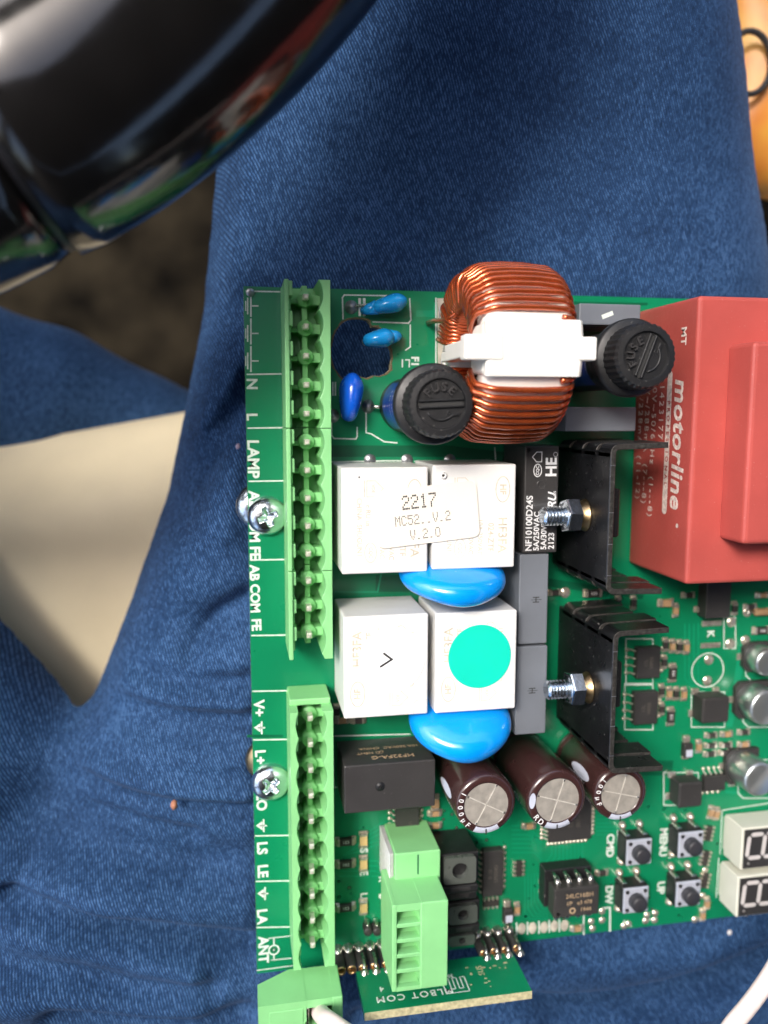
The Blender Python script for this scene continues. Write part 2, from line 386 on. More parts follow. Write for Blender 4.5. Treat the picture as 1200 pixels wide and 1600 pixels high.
# ---- green pin headers
def pin_mb(h):
    p = MB(); p.box(-.5, .5, -.5, .5, 1.5, h - .25, m_pin, .1, 1)
    p.box(-.38, .38, -.38, .38, h - .3, h, m_pin, .12, 1)
    return p
def header(n, y0, x, label, ylong0=0, ylong1=0, kind=0):
    """n poles, first pin at y0 (mm), running down; kind 0 = open scalloped, 1 = deep"""
    root = sub('pin_header', board, label)
    m = MB(); P = 5.08; ya = y0 + 2.54; yb = y0 - P * n + 2.54
    xl0, xl1, xr0, xr1 = x - 3.95, x - 2.6, x + 2.15, x + 3.95
    # floor frame and ribs
    m.box(xl0, xr1, yb + .05, ya - .05, .05, 1.0, m_green)
    for i in range(n):
        yc = y0 - i * P
        m.box(xl1 - .2, x, yc - .75, yc + .1, .5, 5.2, m_green, .1, 1); m.box(x, xr0 + .7, yc - 1.0, yc + .75, .5, 5.4, m_green, .12, 1)
        m.lathe([(0, 6.5), (.75, 6.5), (.85, 6.45), (.85, 6.2), (1.3, 6.2), (1.42, 6.05), (1.42, 1), (0, 1)], m_green, Matrix.Translation((x, yc, 0)), 24)
    m.box(x - .5, x + .5, yb + .1, ya - .1, .6, 5.0, m_green, .1, 1)
    # left wall with notched inner ledge
    A, B = yb + .05 - ylong1, ya - .05 + ylong0
    m.box(xl0, xl1 - .55, B - (B - A), B, .3, 11.6, m_green, .18, 2)
    k = 0
    yy = ya - .1
    for i in range(n):
        yc = y0 - i * P
        m.box(xl1 - .75, xl1 + .12, yc - .2, yc + 2.35, 3, 11.0, m_green, .2, 2)
        m.box(xl1 - .7, xl1 - .15, yc - 2.45, yc - .2, 3, 9.6, m_green, .1, 1)
    # right wall: scalloped inside
    pts = [(xr1, A), (xr1, B)]
    st_ = int((B - A) / .32); inner = []
    for q in range(st_ + 1):
        y = B - (B - A) * q / st_
        ph = abs(math.cos(math.pi * (y - y0) / P)) if True else 0
        inner.append((xr0 - .25 + .85 * ph ** .8, y))
    m.prism(pts + inner, .3, 11.8, m_green, bev=.12)
    if kind == 1:
        pts = [(xl0 + .02, A), (xl0 + .02, B)]; inner = []
        for q in range(st_ + 1):
            y = B - (B - A) * q / st_
            inner.append((xl1 + .15 - .55 * abs(math.cos(math.pi * (y - y0) / P)), y))
        m.prism([(xl0 - .02, A - .02), (xl0 - .02, B + .02)] + inner, .35, 11.65, m_green)
        m.box(xl0 + .1, xr1 - .1, ya - .15, ya + 1.1, .1, 8.0, m_green, .25, 2)
    m.build('header_body', root)
    p0 = pin_mb(8.96).build('pin', root, (x, y0, 0))
    for i in range(1, n): dup(p0, (x, y0 - i * P, 0))
    return root
XP, Y0, Y1 = 10.69, -2.81, -79.69
header(5, Y0, XP, 'topmost green pin header, five poles', ylong0=0.0)
header(5, Y0 - 5 * 5.08, XP, 'middle green pin header, five poles')
header(3, Y0 - 10 * 5.08, XP, 'green pin header with three poles and long open end', ylong1=1.1)
header(10, Y1, XP, 'lower green pin header with ten poles', ylong1=0, kind=1)

# ---- screws and standoffs
for (u, v), rz, lb in (((418, 807), .35, 'upper'), ((423, 1226), .75, 'lower')):
    x, y = at(u, v, 1.5)
    m = MB()
    prof = [(0, 2.5), (1.2, 2.44), (2.1, 2.2), (2.75, 1.7), (3.15, .9), (3.2, .1), (0, .1)]
    bm_ = bmesh.new()
    b = bmesh.new(); NR, NA = 30, 112; RH = 3.75; rg = []
    for q in range(NR + 1):
        rr = RH * (q / NR) ** .9; ring = []
        for k in range(NA):
            t = 2 * math.pi * k / NA; px_, py_ = rr * math.cos(t - rz), rr * math.sin(t - rz)
            zz_ = .35 + 2.15 * math.sqrt(max(0, 1 - (rr / RH) ** 2.6))
            arm = max(min(1, max(0, (.52 - abs(py_)) / .16)) * min(1, max(0, (1.9 - abs(px_)) / .5)), min(1, max(0, (.52 - abs(px_)) / .16)) * min(1, max(0, (1.9 - abs(py_)) / .5)), min(1, max(0, (1.0 - rr) / .3)))
            zz_ -= 1.25 * arm * (1.15 - rr / 2.6)
            ring.append((rr * math.cos(t), rr * math.sin(t), zz_))
        rg.append([b.verts.new(c_) for c_ in ring] if q else [b.verts.new(ring[0])] * NA)
    rg.append([b.verts.new((v_.co.x, v_.co.y, 0)) for v_ in rg[-1]])
    for A_, B_ in zip(rg[:-1], rg[1:]):
        for k in range(NA):
            vs = []
            for v_ in (A_[k], A_[(k + 1) % NA], B_[(k + 1) % NA], B_[k]):
                if v_ not in vs: vs.append(v_)
            b.faces.new(vs)
    bmesh.ops.recalc_face_normals(b, faces=b.faces[:]); m.add(b, m_zinc, None, True)
    s_ = m.build('mounting_screw', board, (x, y, 0), label=lb + ' zinc pan head mounting screw')
    m = MB(); m.lathe([(0, -1.65), (2.2, -1.65), (2.8, -1.9), (4.3, -2.6), (4.7, -3.8), (4.3, -5), (3.4, -6.2), (0, -6.6)], m_brass if lb == 'lower' else m_zinc, None, 32)
    m.build('standoff', board, (x - 1.3, y + 1.4, 0) if lb == 'upper' else (x - .1, y + 3, 0))

# ---- white power relays
HR, RW_, RL = 15.4, 15.4, 18.8
rel = [(15.92, -32.36), (32.14, -32.06), (16.16, -58.78), (32.92, -58.87)]
names = ['white relay at upper left, under the left half of the version sticker', 'white relay at upper right, under the right half of the version sticker',
         'white relay at lower left carrying the white round sticker', 'white relay at lower right carrying the teal round sticker']
relays = []
for i, (x, y) in enumerate(rel):
    r = sub('power_relay', board, names[i])
    m = MB(); m.box(x, x + RW_, y - RL, y, .8, HR, m_white, .35, 3); m.box(x + .5, x + RW_ - .5, y - RL + .5, y - .5, 0, .8, m_black)
    if i == 1: m.box(x + .4, x + 3.5, y - 3.2, y - .5, HR - .1, HR + .03, m_white, .05, 1); m.lathe([(.28, HR + .05), (.3, HR + .35), (.6, HR + .3), (.65, HR)], m_white, Matrix.Translation((x + 1.9, y - 1.9, 0)), 16); m.cyl(x + 1.9, y - 1.9, HR, HR + .12, .2, m_ink, 8)
    if i == 0: m.cyl(x + 3.1, y - 1.7, HR, HR + .02, .15, m_ink, 8)
    if i >= 2: m.line([(x + RW_ - 2.6, y - RL + .3), (x + RW_ - 2.6, y - RL + 2.2), (x + RW_ - 2.1, y - RL + 2.7), (x + RW_ - .3, y - RL + 2.7)], .08, HR - .02, m_wprint)
    m.build('relay_case', r)
    m = MB(); zz = HR + .02; dn = i < 2; rt = CWR if dn else CCW
    def pr(txt, size, fx, fy, **k): put(m, txt, size, x + fx * RW_ if dn else x + (1 - fx) * RW_, y - fy * RL if dn else y - (1 - fy) * RL, zz, m_wprint, rt, **k)
    pr('HF3FA', 2.3, .84, .68, off=.02); pr('024-ZTF', 1.5, .70, .70, off=.015)
    pr('10A 250VAC', 1.25, .57, .70); pr('7A 240VAC', 1.25, .46, .70)
    pr('CHINA  SHUGUN1', 1.25, .2, .56); pr('c RU us', 1.2, .3, .45)
    cx, cy = (x + .84 * RW_, y - .24 * RL) if dn else (x + .16 * RW_, y - .76 * RL)
    m.line(ring_pts(cx, cy, 1.3, 24, 2.3), .14, HR - .01, m_wprint, True); put(m, 'HF', 1.6, cx, cy, zz, m_wprint, rt, off=.04)
    cx, cy = (x + .33 * RW_, y - .8 * RL) if dn else (x + .67 * RW_, y - .2 * RL)
    m.line(ring_pts(cx, cy, 1.05, 20, 1.75), .1, HR - .01, m_wprint, True); put(m, 'CQC', .9, cx, cy, zz, m_wprint, rt)
    cx, cy = (x + .36 * RW_, y - .2 * RL) if dn else (x + .64 * RW_, y - .82 * RL)
    m.line([(cx - 1.1, cy - 1.4), (cx - 1.1, cy + 1.4), (cx + .4, cy + 1.4), (cx + 1.8, cy), (cx + .4, cy - 1.4)], .1, HR - .01, m_wprint, True); put(m, 'VDE', .8, cx, cy, zz, m_wprint, rt)
    m.line([(cx - 1.5, cy - 1.4), (cx - 1.5, cy + 1.4)], .12, HR - .01, m_wprint)
    m.build('relay_print', r)
    relays.append(r)

# stickers
FONT5 = {'2': ['01110', '10001', '00001', '00110', '01000', '10000', '11111'], '1': ['00100', '01100', '00100', '00100', '00100', '00100', '01110'],
         '7': ['11111', '00001', '00010', '00100', '01000', '01000', '01000'], 'M': ['10001', '11011', '10101', '10101', '10001', '10001', '10001'],
         'C': ['01110', '10001', '10000', '10000', '10000', '10001', '01110'], '5': ['11111', '10000', '11110', '00001', '00001', '10001', '01110'],
         'V': ['10001', '10001', '10001', '10001', '01010', '01010', '00100'], '.': ['00000'] * 6 + ['01100'], '0': ['01110', '10001', '10001', '10001', '10001', '10001', '01110'],
         '_': ['00000'] * 7}
def dots(mb_, txt, px, cx, cy, z0, T, aspect=1.25, r=.5):
    wtot = len(txt) * 6 * px - px
    b = bmesh.new()
    for k, ch in enumerate(txt):
        for ry, row in enumerate(FONT5[ch]):
            for rx, c_ in enumerate(row):
                if c_ == '1':
                    X = cx - wtot / 2 + (k * 6 + rx + .5) * px; Y = cy + (3 - ry) * px * aspect
                    vs = [b.verts.new((X + px * r * .9 * math.cos(a), Y + px * aspect * r * math.sin(a), z0)) for a in [q * math.pi / 4 + .39 for q in range(8)]]
                    b.faces.new(vs)
    mb_.add(b, m_ink, T)
def rrect(w_, h_, r, n=5):
    pts = []
    for cx, cy, a in ((w_ / 2 - r, h_ / 2 - r, 0), (-w_ / 2 + r, h_ / 2 - r, 90), (-w_ / 2 + r, -h_ / 2 + r, 180), (w_ / 2 - r, -h_ / 2 + r, 270)):
        pts += [(cx + r * math.cos(R_(a + 90 * k / n)), cy + r * math.sin(R_(a + 90 * k / n))) for k in range(n + 1)]
    return pts
x, y = at(668, 804, HR + .3)
T = Matrix.Translation((x, y, 0)) @ Matrix.Rotation(R_(5.5), 4, 'Z')
m = MB(); m.prism(rrect(18.6, 10.2, 1.3), HR + .22, HR + .32, m_stick, T)
stk = m.build('version_sticker', board, label='cream rectangular sticker reading 2217 MC52 V.2 V.2.0 across two relays')
m = MB(); dots(m, '2217', .27, -1.3, 2.55, HR + .335, T, 1.35, .55); dots(m, 'MC52..V.2', .19, -.9, -.6, HR + .335, T, 1.35, .5); dots(m, 'V.2.0', .19, -.7, -3.3, HR + .335, T, 1.35, .5)
m.build('dot_matrix_print', stk)
x, y = at(612, 1031, HR); m = MB(); m.cyl(x, y, HR + .06, HR + .14, 6.0, m_stickw, 48, smooth=False)
st3 = m.build('round_sticker', board, label='white round sticker with a pen tick')
m = MB(); a = [at(600, 1021, HR), at(612, 1030, HR), at(595, 1041, HR)]
m.line([(p[0], p[1]) for p in a], .38, HR + .12, m_ink); m.build('pen_tick', st3)
x, y = at(749.5, 1025.5, HR); m = MB(); m.cyl(x, y, HR + .06, HR + .14, 5.95, m_teal, 56, smooth=False)
m.build('round_sticker', board, label='plain teal round sticker')

# ---- black latching relay near the jeans end (lying flat look)
x0, x1, y0, y1 = rect(538, 1192, 680, 1266, 12)
r = sub('signal_relay', board, 'dark grey relay below the white relays')
m = MB(); m.box(x0, x1, y0, y1, .3, 12, m_blackr, .25, 2)
cx, cy = at(594, 1229, 12); m.lathe([(0, 12.15), (.35, 12.2), (.6, 12.05), (.62, 12.0), (.9, 12.02), (1.0, 11.98)], m_black, Matrix.Translation((cx, cy, 0)), 20)
m.build('relay_case', r)
m = MB()
TX = Matrix.Rotation(math.pi / 2, 4, 'X')
FT = Matrix.Rotation(math.pi, 4, 'Z') @ TX      # reads on the +Y face
m.add(text_bm('HF32FA-G', 1.9, off=.03), m_goldink, Matrix.Translation(((x0 + x1) / 2 + 1, y1 + .03, 9.2)) @ FT)
m.add(text_bm('(Z) HSHT', 1.3), m_goldink, Matrix.Translation(((x0 + x1) / 2 - 3, y1 + .03, 7.0)) @ FT)
m.add(text_bm('10A 250VAC  CHINA', 1.3), m_goldink, Matrix.Translation(((x0 + x1) / 2 + 1, y1 + .03, 5.0)) @ FT)
m.build('relay_print', r)

# ---- slim black relay beside the toroid
x0, x1, y0, y1 = rect(819, 697, 872, 864, 12.5)
r = sub('slim_relay', board, 'slim black relay with white lettering beside the upper heatsink')
m = MB(); m.box(x0, x1, y0, y1, .3, 12.5, m_blackr, .25, 2)
cx, cy = at(846, 758, 12.5); m.lathe([(0, 12.52), (.2, 12.55), (.75, 12.5), (.85, 12.56), (.95, 12.48)], m_blackr, Matrix.Translation((cx, cy, 0)), 20)
m.cyl(x0 + .6, y1 - .7, 12.4, 12.7, .3, m_black, 10)
m.build('relay_case', r)
m = MB(); zz = 12.54
for txt, u, v, s_ in (('NF10100D24S', 827, 818, 1.75), ('5A/250VAC', 838.5, 830, 1.5), ('5A/30VDC', 850, 831, 1.5), ('2123', 861.5, 845, 1.6)):
    x_, y_ = at(u, v, 12.5); put(m, txt, s_, x_, y_, zz, m_lightprint, CCW, off=.03)
x_, y_ = at(862, 730, 12.5); put(m, 'HE', 2.9, x_, y_, zz, m_lightprint, CCW, off=.09); x_, y_ = at(868, 710, 12.5); m.line(ring_pts(x_, y_, .4, 12), .08, zz - .03, m_lightprint, True)
x_, y_ = at(840, 735, 12.5); m.line(ring_pts(x_, y_, .75, 20, 1.15), .16, zz - .03, m_lightprint, True); put(m, 'CQC', .8, x_, y_, zz, m_lightprint, CCW, off=.02)
x_, y_ = at(840, 714, 12.5); m.line([(x_ + .8, y_ - .9), (x_ + .8, y_ + .9), (x_ - .2, y_ + .9), (x_ - 1, y_), (x_ - .2, y_ - .9)], .14, zz - .03, m_lightprint, True)
x_, y_ = at(863, 783, 12.5); put(m, 'RU', 2.2, x_, y_, zz, m_lightprint, CCW, off=.05, shear=.3); x_, y_ = at(866, 771, 12.5); put(m, 'us', 1.1, x_, y_, zz, m_lightprint, CCW)
m.build('relay_print', r)

# ---- grey slim relays
def grey_relay(u0, v0, u1, v1, h, label, hmark=None):
    a = rect(u0, v0, u1, v1, h); r = sub('grey_relay', board, label)
    m = MB(); m.box(*a, .3, h, m_grey, .22, 2)
    if hmark is None: pass
    m.build('relay_case', r)
    if hmark:
        m = MB(); x_, y_ = at(*hmark, h); put(m, 'H', 1.9, x_, y_, h + .03, m_ink, CCW); m.line([(x_ - 1, y_), (x_ + 1, y_)], .1, h, m_ink); m.build('relay_print', r)
grey_relay(811, 866, 856, 1006, 12, 'upper grey relay with H mark', (838, 937))
grey_relay(806, 1010, 854, 1147, 12, 'lower grey relay with H mark', (832, 1079))
grey_relay(905, 475, 1001, 508, 12, 'grey block at the top edge behind the right fuse holder')
grey_relay(884, 636, 994, 674, 12, 'grey block below the right fuse holder')
m = MB(); x_, y_ = at(950, 492, 12); m.line([(x_ - .8, y_ - .3), (x_ + .6, y_ + .25)], .8, 11.99, m_silk); m.build('scuff_mark', board)

# ---- small blue ceramic discs and varistors
def bead(pts, r, mtl, flat_, T):
    m = MB(); b = bmesh.new(); bmesh.ops.create_uvsphere(b, u_segments=32, v_segments=18, radius=1)
    m.add(b, mtl, T, True); return m
def disc(name, cx, cy, cz, R, th, rz, tilt, mtl, label, lead=0, lump=True):
    """coated disc component: blobby lens with shoulders, standing on two leads; plane vertical, turned rz, leaning tilt"""
    root = sub(name, board, label)
    T = Matrix.Translation((cx, cy, cz)) @ Matrix.Rotation(rz, 4, 'Z') @ Matrix.Rotation(tilt, 4, 'X') @ Matrix.Rotation(math.pi / 2, 4, 'X')
    m = MB(); b = bmesh.new(); bmesh.ops.create_uvsphere(b, u_segments=48, v_segments=32, radius=1)
    for v in b.verts:
        rr = math.hypot(v.co.x, v.co.y); zc = v.co.z
        f = (max(0, 1 - rr ** 6.0)) ** .5
        nz_ = math.copysign(f, zc) if abs(zc) > 1e-4 else 0
        ang = math.atan2(v.co.y, v.co.x)
        wob = 1 + .015 * math.sin(2 * ang + 1) + .01 * math.sin(5 * ang)
        v.co = Vector((v.co.x * R * wob, v.co.y * R * wob, nz_ * th / 2 * (1 + .05 * math.sin(4 * v.co.x + 1) + .04 * math.sin(7 * v.co.y))))
    m.add(b, mtl, T, True)
    dsc = m.build('coated_disc', root)
    for s_ in (-.42, .42):
        m = MB(); a = T @ Vector((s_ * R, -R * .75, 0)); g = Vector((a.x, a.y, 0))
        m.tube([a, (a + g) / 2, g], .38, m_tin); m.lathe([(0, .9), (.4, .8), (.9, .15), (1, .02)], m_tin, Matrix.Translation(g), 14)
        q = T @ Vector((s_ * R, -R * .95, 0)); p0 = T @ Vector((s_ * R, -R * .6, 0)); m.tube([p0, q], [.9, .5], mtl); m.build('lead', root)
x_, y_ = at(710, 915, 19); disc('varistor', x_ + 1.6, -52.4, 11.0, 9.9, 5.4, R_(-3), R_(19), m_blue, 'bright blue varistor disc between the upper and lower white relays')
x_, y_ = at(722, 1152, 19); disc('varistor', x_ + 1.7, -80.4, 11.0, 9.7, 6.2, R_(-1), R_(30), m_blue, 'bright blue varistor disc below the teal sticker')
def pill(name, u, v, h, L, wd, hz, rz, mtl, label, nub=None):
    root = sub(name, board, label); x_, y_ = at(u, v, h)
    m = MB(); T = Matrix.Translation((x_, y_, h - hz * .6)) @ Matrix.Rotation(rz, 4, 'Z')
    b = bmesh.new(); bmesh.ops.create_uvsphere(b, u_segments=32, v_segments=20, radius=1)
    for q in b.verts:
        sx = math.copysign(abs(q.co.x) ** .75, q.co.x); q.co = Vector((sx * L / 2, q.co.y * wd / 2 * (1 + .12 * math.sin(q.co.x * 4)), q.co.z * hz * .6))
    m.add(b, mtl, T, True)
    if nub:
        m.tube([T @ Vector((nub * L * .35, 0, 0)), T @ Vector((nub * L * .6, 0, -hz * .1)), T @ Vector((nub * L * .72, 0, -hz * .3))], [wd * .42, wd * .3, wd * .2], mtl, 14)
    m.build('coated_disc', root)
    for e in (-.3, .3):
        m = MB(); a = T @ Vector((e * L, 0, -hz * .3)); m.tube([a, (a.x, a.y, 0)], .3, m_tin); m.lathe([(0, .9), (.35, .8), (.8, .15), (.9, .02)], m_tin, Matrix.Translation((a.x, a.y, 0)), 12); m.build('lead', root)
pill('ceramic_capacitor', 613, 472, 6, 6.9, 3.3, 5, R_(14), m_blue2, 'small light blue capacitor at the top, above the hole', -1)
pill('ceramic_capacitor', 596, 527, 6, 6.0, 3.4, 5, R_(9), m_blue2, 'small light blue capacitor at the edge of the hole', 1)
pill('varistor', 552, 620, 7, 9.2, 4.4, 6, R_(84), m_blue3, 'deep blue oval varistor beside the green header')
for u, v in ((549, 480), (575, 635), (520, 650)):
    m = MB(); m.lathe([(0, 1.4), (.5, 1.2), (1.1, .3), (1.3, .02)], m_solder, Matrix.Translation((*at(u, v), 0)), 16); m.build('solder_joint', board)
m = MB(); m.tube([(*at(549, 480), .8), (*at(572, 478), 1.4), (*at(590, 476), 3)], .28, m_tin); m.build('lead', board); m = MB(); m.tube([(*at(575, 635), .8), (*at(590, 636), 2.5)], .35, m_tin); m.build('lead', board)
for u in (578, 636, 703):
    m = MB(); m.lathe([(0, .5), (.7, .4), (1.2, .02)], m_solder, Matrix.Translation((*at(u, 719), 0)), 16); m.build('solder_joint', board)
m = MB(); m.lathe([(0, .3), (.7, .25), (.8, .02)], m_solder, Matrix.Translation((*at(391, 457), 0)), 16)
m.build('solder_joint', board)

# ---- toroid choke
ch = sub('toroid_choke', board, 'big common mode choke wound with orange copper wire on white plastic')
CX0, CX1 = 37.0, 51.8; TY, TZ = -12.9, 16.6; RO, RI = 14.2, 7.6
def tpt(xx, rr, th): return Vector((xx, TY + rr * math.sin(th), TZ + rr * math.cos(th)))
m = MB(); b = bmesh.new(); N = 72; rings = []
sec = [(CX0 + 1.5, RI), (CX0 + .2, RI + 1.3), (CX0, RI + 2), (CX0, RO - 2), (CX0 + .4, RO - .6), (CX0 + 1.6, RO), (CX1 - 1.6, RO), (CX1 - .4, RO - .6), (CX1, RO - 2), (CX1, RI + 2), (CX1 - .2, RI + 1.3), (CX1 - 1.5, RI)]
for i in range(N): rings.append([b.verts.new(tpt(a, r_, 2 * math.pi * i / N)) for a, r_ in sec])
for i in range(N):
    A, B = rings[i], rings[(i + 1) % N]
    for k in range(len(sec)): b.faces.new((A[k], A[(k + 1) % len(sec)], B[(k + 1) % len(sec)], B[k]))
bmesh.ops.recalc_face_normals(b, faces=b.faces[:]); m.add(b, m_nylon, None, True); m.build('core', ch)
wr = .51
def winding(sgn, label):
    m = MB(); pts = []; turns = 24; a0, a1 = R_(19.5), R_(158)
    X0, X1, r1, r0 = CX0 - wr, CX1 + wr, RO + wr, RI - wr
    K = []
    def corner(cx, cr, aa, bb, rad, n=5):
        for q in range(n + 1):
            a = R_(aa + (bb - aa) * q / n); K.append((cx + rad * math.cos(a), cr + rad * math.sin(a)))
    rd = 3.0
    corner(X1 - rd, r1 - rd, 90, 0, rd, 7); corner(X1 - 1.6, r0 + 1.6, 0, -90, 1.6, 3); corner(X0 + 1.6, r0 + 1.6, -90, -180, 1.6, 3); corner(X0 + rd, r1 - rd, 180, 90, rd, 7)
    K.append(((X0 + X1) / 2 - 2, r1 + .25)); K.append(((X0 + X1) / 2 + 2, r1 + .25))
    nk = len(K)
    for t in range(turns):
        base = a0 + (a1 - a0) * t / (turns - 1) + random.uniform(-.006, .006)
        dr = random.uniform(-.06, .12)
        for q, (xx, rr) in enumerate(K):
            f = q / nk
            shift = (a1 - a0) / (turns - 1) * max(0, min(1, (f - .35) / .3))   # the step happens inside the hole
            out = (rr - r0) / (r1 - r0)
            bulge = .9 * math.sin(min(1, max(0, out)) * math.pi) * (1 if xx < CX0 else 0)
            th = (base + shift)
            pts.append(tpt(xx - bulge * (1 + dr * 3), rr + dr * out, sgn * th))
    m.tube(pts, wr, m_copper, 8); m.build('copper_winding', ch, label=label)
winding(1, 'upper half of the copper winding'); winding(-1, 'lower half of the copper winding')
m = MB()
b = bmesh.new(); N = 16; A0 = R_(16.5); prof = [(CX0 - .5, RO - 1.0), (CX0 - .5, RO + .9), (CX0, RO + 1.3), (CX1, RO + 1.3), (CX1 + .5, RO + .9), (CX1 + .5, RO - 1.0)]
rings = [[b.verts.new(tpt(a, r_, -A0 + 2 * A0 * i / N)) for a, r_ in prof] for i in range(N + 1)]
for i in range(N):
    for k in range(5): b.faces.new((rings[i][k], rings[i][k + 1], rings[i + 1][k + 1], rings[i + 1][k]))
b.faces.new(rings[0]); b.faces.new(rings[-1][::-1]); bmesh.ops.recalc_face_normals(b, faces=b.faces[:]); m.add(b, m_nylon)
zt = TZ + RO + 1.3
m.box(CX0 - 4.1, CX0 + 2.2, TY - 2.0, TY + 1.9, zt - 2.6, zt + .1, m_nylon, .35, 2)
m.box(CX1 - .6, CX1 + 2.7, TY - 1.9, TY + 1.8, zt - 2.6, zt + .1, m_nylon, .35, 2)
m.box(CX0 - 3.4, CX0 - 1.4, TY - 1.4, TY + 1.4, 17, zt - 1.5, m_nylon, .3, 2)
m.box(CX0 - 1.6, CX1 + 1, TY - .9, TY + .9, TZ - 9, zt - 1, m_nylon, .2, 1)
m.box(CX0 - .6, CX1 + .6, TY - 3.9, TY + 3.9, TZ + RI - 1, TZ + RO - .5, m_nylon, .4, 2)
m.build('divider', ch)
m = MB(); m.box(CX0 + .5, CX1 + 5, -21, -5, .02, 1.4, m_nylon, .3, 2)
m.tube([tpt(CX0 - .6, RI, R_(110)), (CX0 - 1.4, TY + 6.5, 9), (CX0 - 2.0, TY + 7, 4), (CX0 - 2.4, TY + 7, .4)], wr, m_copper)
m.tube([tpt(CX0 - .6, RI, -R_(110)), (CX0 - 1.5, TY - 6.5, 9), (CX0 - 2, TY - 7, 4), (CX0 - 2.4, TY - 7, .4)], wr, m_copper)
m.build('choke_base', ch)
m = MB()
P_ = [at(*p) for p in ((683, 466), (740, 467), (742, 590), (684, 590))]; m.flat(P_, .01, m_beige, .03)
P_ = [at(*p) for p in ((685, 480), (694, 476), (712, 492), (735, 500), (738, 540), (705, 528), (688, 522))]; m.prism(P_, .04, .5, m_solder, bev=.2)
m.lathe([(0, 1.5), (.6, 1.3), (1.5, .3), (2, .02)], m_solder, Matrix.Translation((*at(704, 565), 0)), 16)
m.build('solder_pad', board, label='discoloured pad with grey solder left of the copper choke')

# ---- fuse holders
def letters_on_ring(m, txt, cx, cy, r, a_mid, step, size, z0, mtl, th=.25, flip=False, off=.03):
    n = len(txt)
    for i, c_ in enumerate(txt):
        a = a_mid - (i - (n - 1) / 2) * step
        if flip: a = a_mid + (i - (n - 1) / 2) * step
        T = Matrix.Translation((cx + r * math.cos(a), cy + r * math.sin(a), z0)) @ Matrix.Rotation(a - math.pi / 2 + (math.pi if flip else 0), 4, 'Z')
        m.add(text_bm(c_, size, th=th, off=off), mtl, T)
def text_on_cyl(m, txt, size, R, ang, z0, mtl, mode='up', off=.02):
    """wrap lettering on a vertical cylinder at the origin; mode 'up' = reads along the axis, 'round' = around it"""
    b = text_bm(txt, size, off=off, th=.02)
    for v in b.verts:
        u, w_ = v.co.x, v.co.y
        if mode == 'up': a, zz = ang - w_ / R, z0 + u
        elif mode == 'down': a, zz = ang + w_ / R, z0 - u
        else: a, zz = ang + u / R, z0 + w_
        v.co = Vector((math.cos(a) * (R + .03), math.sin(a) * (R + .03), zz))
    m.add(b, mtl)
def fuse(x, y, H, rot, label, lean=(0, 0)):
    r = sub('fuse_holder', board, label, (x, y, 0)); r.rotation_euler = (lean[0], lean[1], 0)
    m = MB(); m.lathe([(0, 0), (5.0, 0), (5.2, .4), (5.2, 16), (5.6, 16.5), (5.6, 21.2), (0, 21.2)], m_black, None, 40)
    m.lathe([(0, 21), (6.3, 21), (6.7, 21.4), (6.7, 22.8), (6.3, 23.2), (0, 23.2)], m_black, None, 48)
    m.build('holder_body', r)
    m = MB(); m.lathe([(5.28, 4), (5.28, 16.2)], m_fusebl, None, 24, arc=(R_(130), R_(235)))
    for k in range(4):
        text_on_cyl(m, '6.3A 250V~', 1.1, 5.25, R_(180) , 11 + k * 2.2, m_lightprint, 'round', .0)
    m.build('rating_label', r)
    m = MB(); n = 64; b = bmesh.new(); zs = [(23.0, 0), (27.3, 0), (27.9, -.35), (28.0, -1.1)]
    rings = []
    for z_, dr in zs:
        rings.append([b.verts.new(((5.35 + dr + (.16 if i % 2 and dr > -.5 else 0)) * math.cos(2 * math.pi * i / n), (5.35 + dr + (.16 if i % 2 and dr > -.5 else 0)) * math.sin(2 * math.pi * i / n), z_)) for i in range(n)])
    rings.append([b.verts.new((4.05 * math.cos(2 * math.pi * i / n), 4.05 * math.sin(2 * math.pi * i / n), 28.0)) for i in range(n)])
    rings.append([b.verts.new((3.9 * math.cos(2 * math.pi * i / n), 3.9 * math.sin(2 * math.pi * i / n), 27.45)) for i in range(n)])
    for A, B in zip(rings[:-1], rings[1:]):
        for i in range(n): b.faces.new((A[i], A[(i + 1) % n], B[(i + 1) % n], B[i]))
    b.faces.new(rings[-1]); bmesh.ops.recalc_face_normals(b, faces=b.faces[:]); m.add(b, m_black)
    Tr = Matrix.Rotation(rot, 4, 'Z')
    m.box(-3.7, 3.7, -.62, -.32, 27.4, 28.02, m_black, .08, 1, Tr); m.box(-3.7, 3.7, .45, .72, 27.4, 28.0, m_black, .08, 1, Tr)
    m.box(-3.6, 3.6, -.33, .46, 27.35, 27.5, m_ink, 0, 1, Tr)
    m.build('fuse_cap', r)
    cap = MB(); letters_on_ring(cap, 'FUSE', 0, 0, 2.65, rot + R_(93), R_(31), 1.95, 27.65, m_blackr, .6, off=.04)
    cap.tube([(2.6 * math.cos(rot + R_(a)), 2.6 * math.sin(rot + R_(a)), 27.55) for a in range(-150, -35, 10)], .2, m_black, 6)
    cap.box(1.9, 2.9, -2.0, -1.5, 27.4, 27.8, m_black, .05, 1, Tr); cap.tube([tuple(Vector(Tr @ Vector((1.3 + .3 * math.cos(a), -1.5 + .3 * math.sin(a), 27.5)))) for a in [q * .6 for q in range(11)]], .08, m_black, 6)
    cap.build('raised_lettering', r)
fx, fy = at(690, 631, 28); fuse(fx, fy, 28, R_(3), 'left fuse holder with its slotted cap seen square on')
fx, fy = at(1011, 556, 28); fuse(fx, fy, 28, R_(70), 'right fuse holder between copper choke and red transformer')

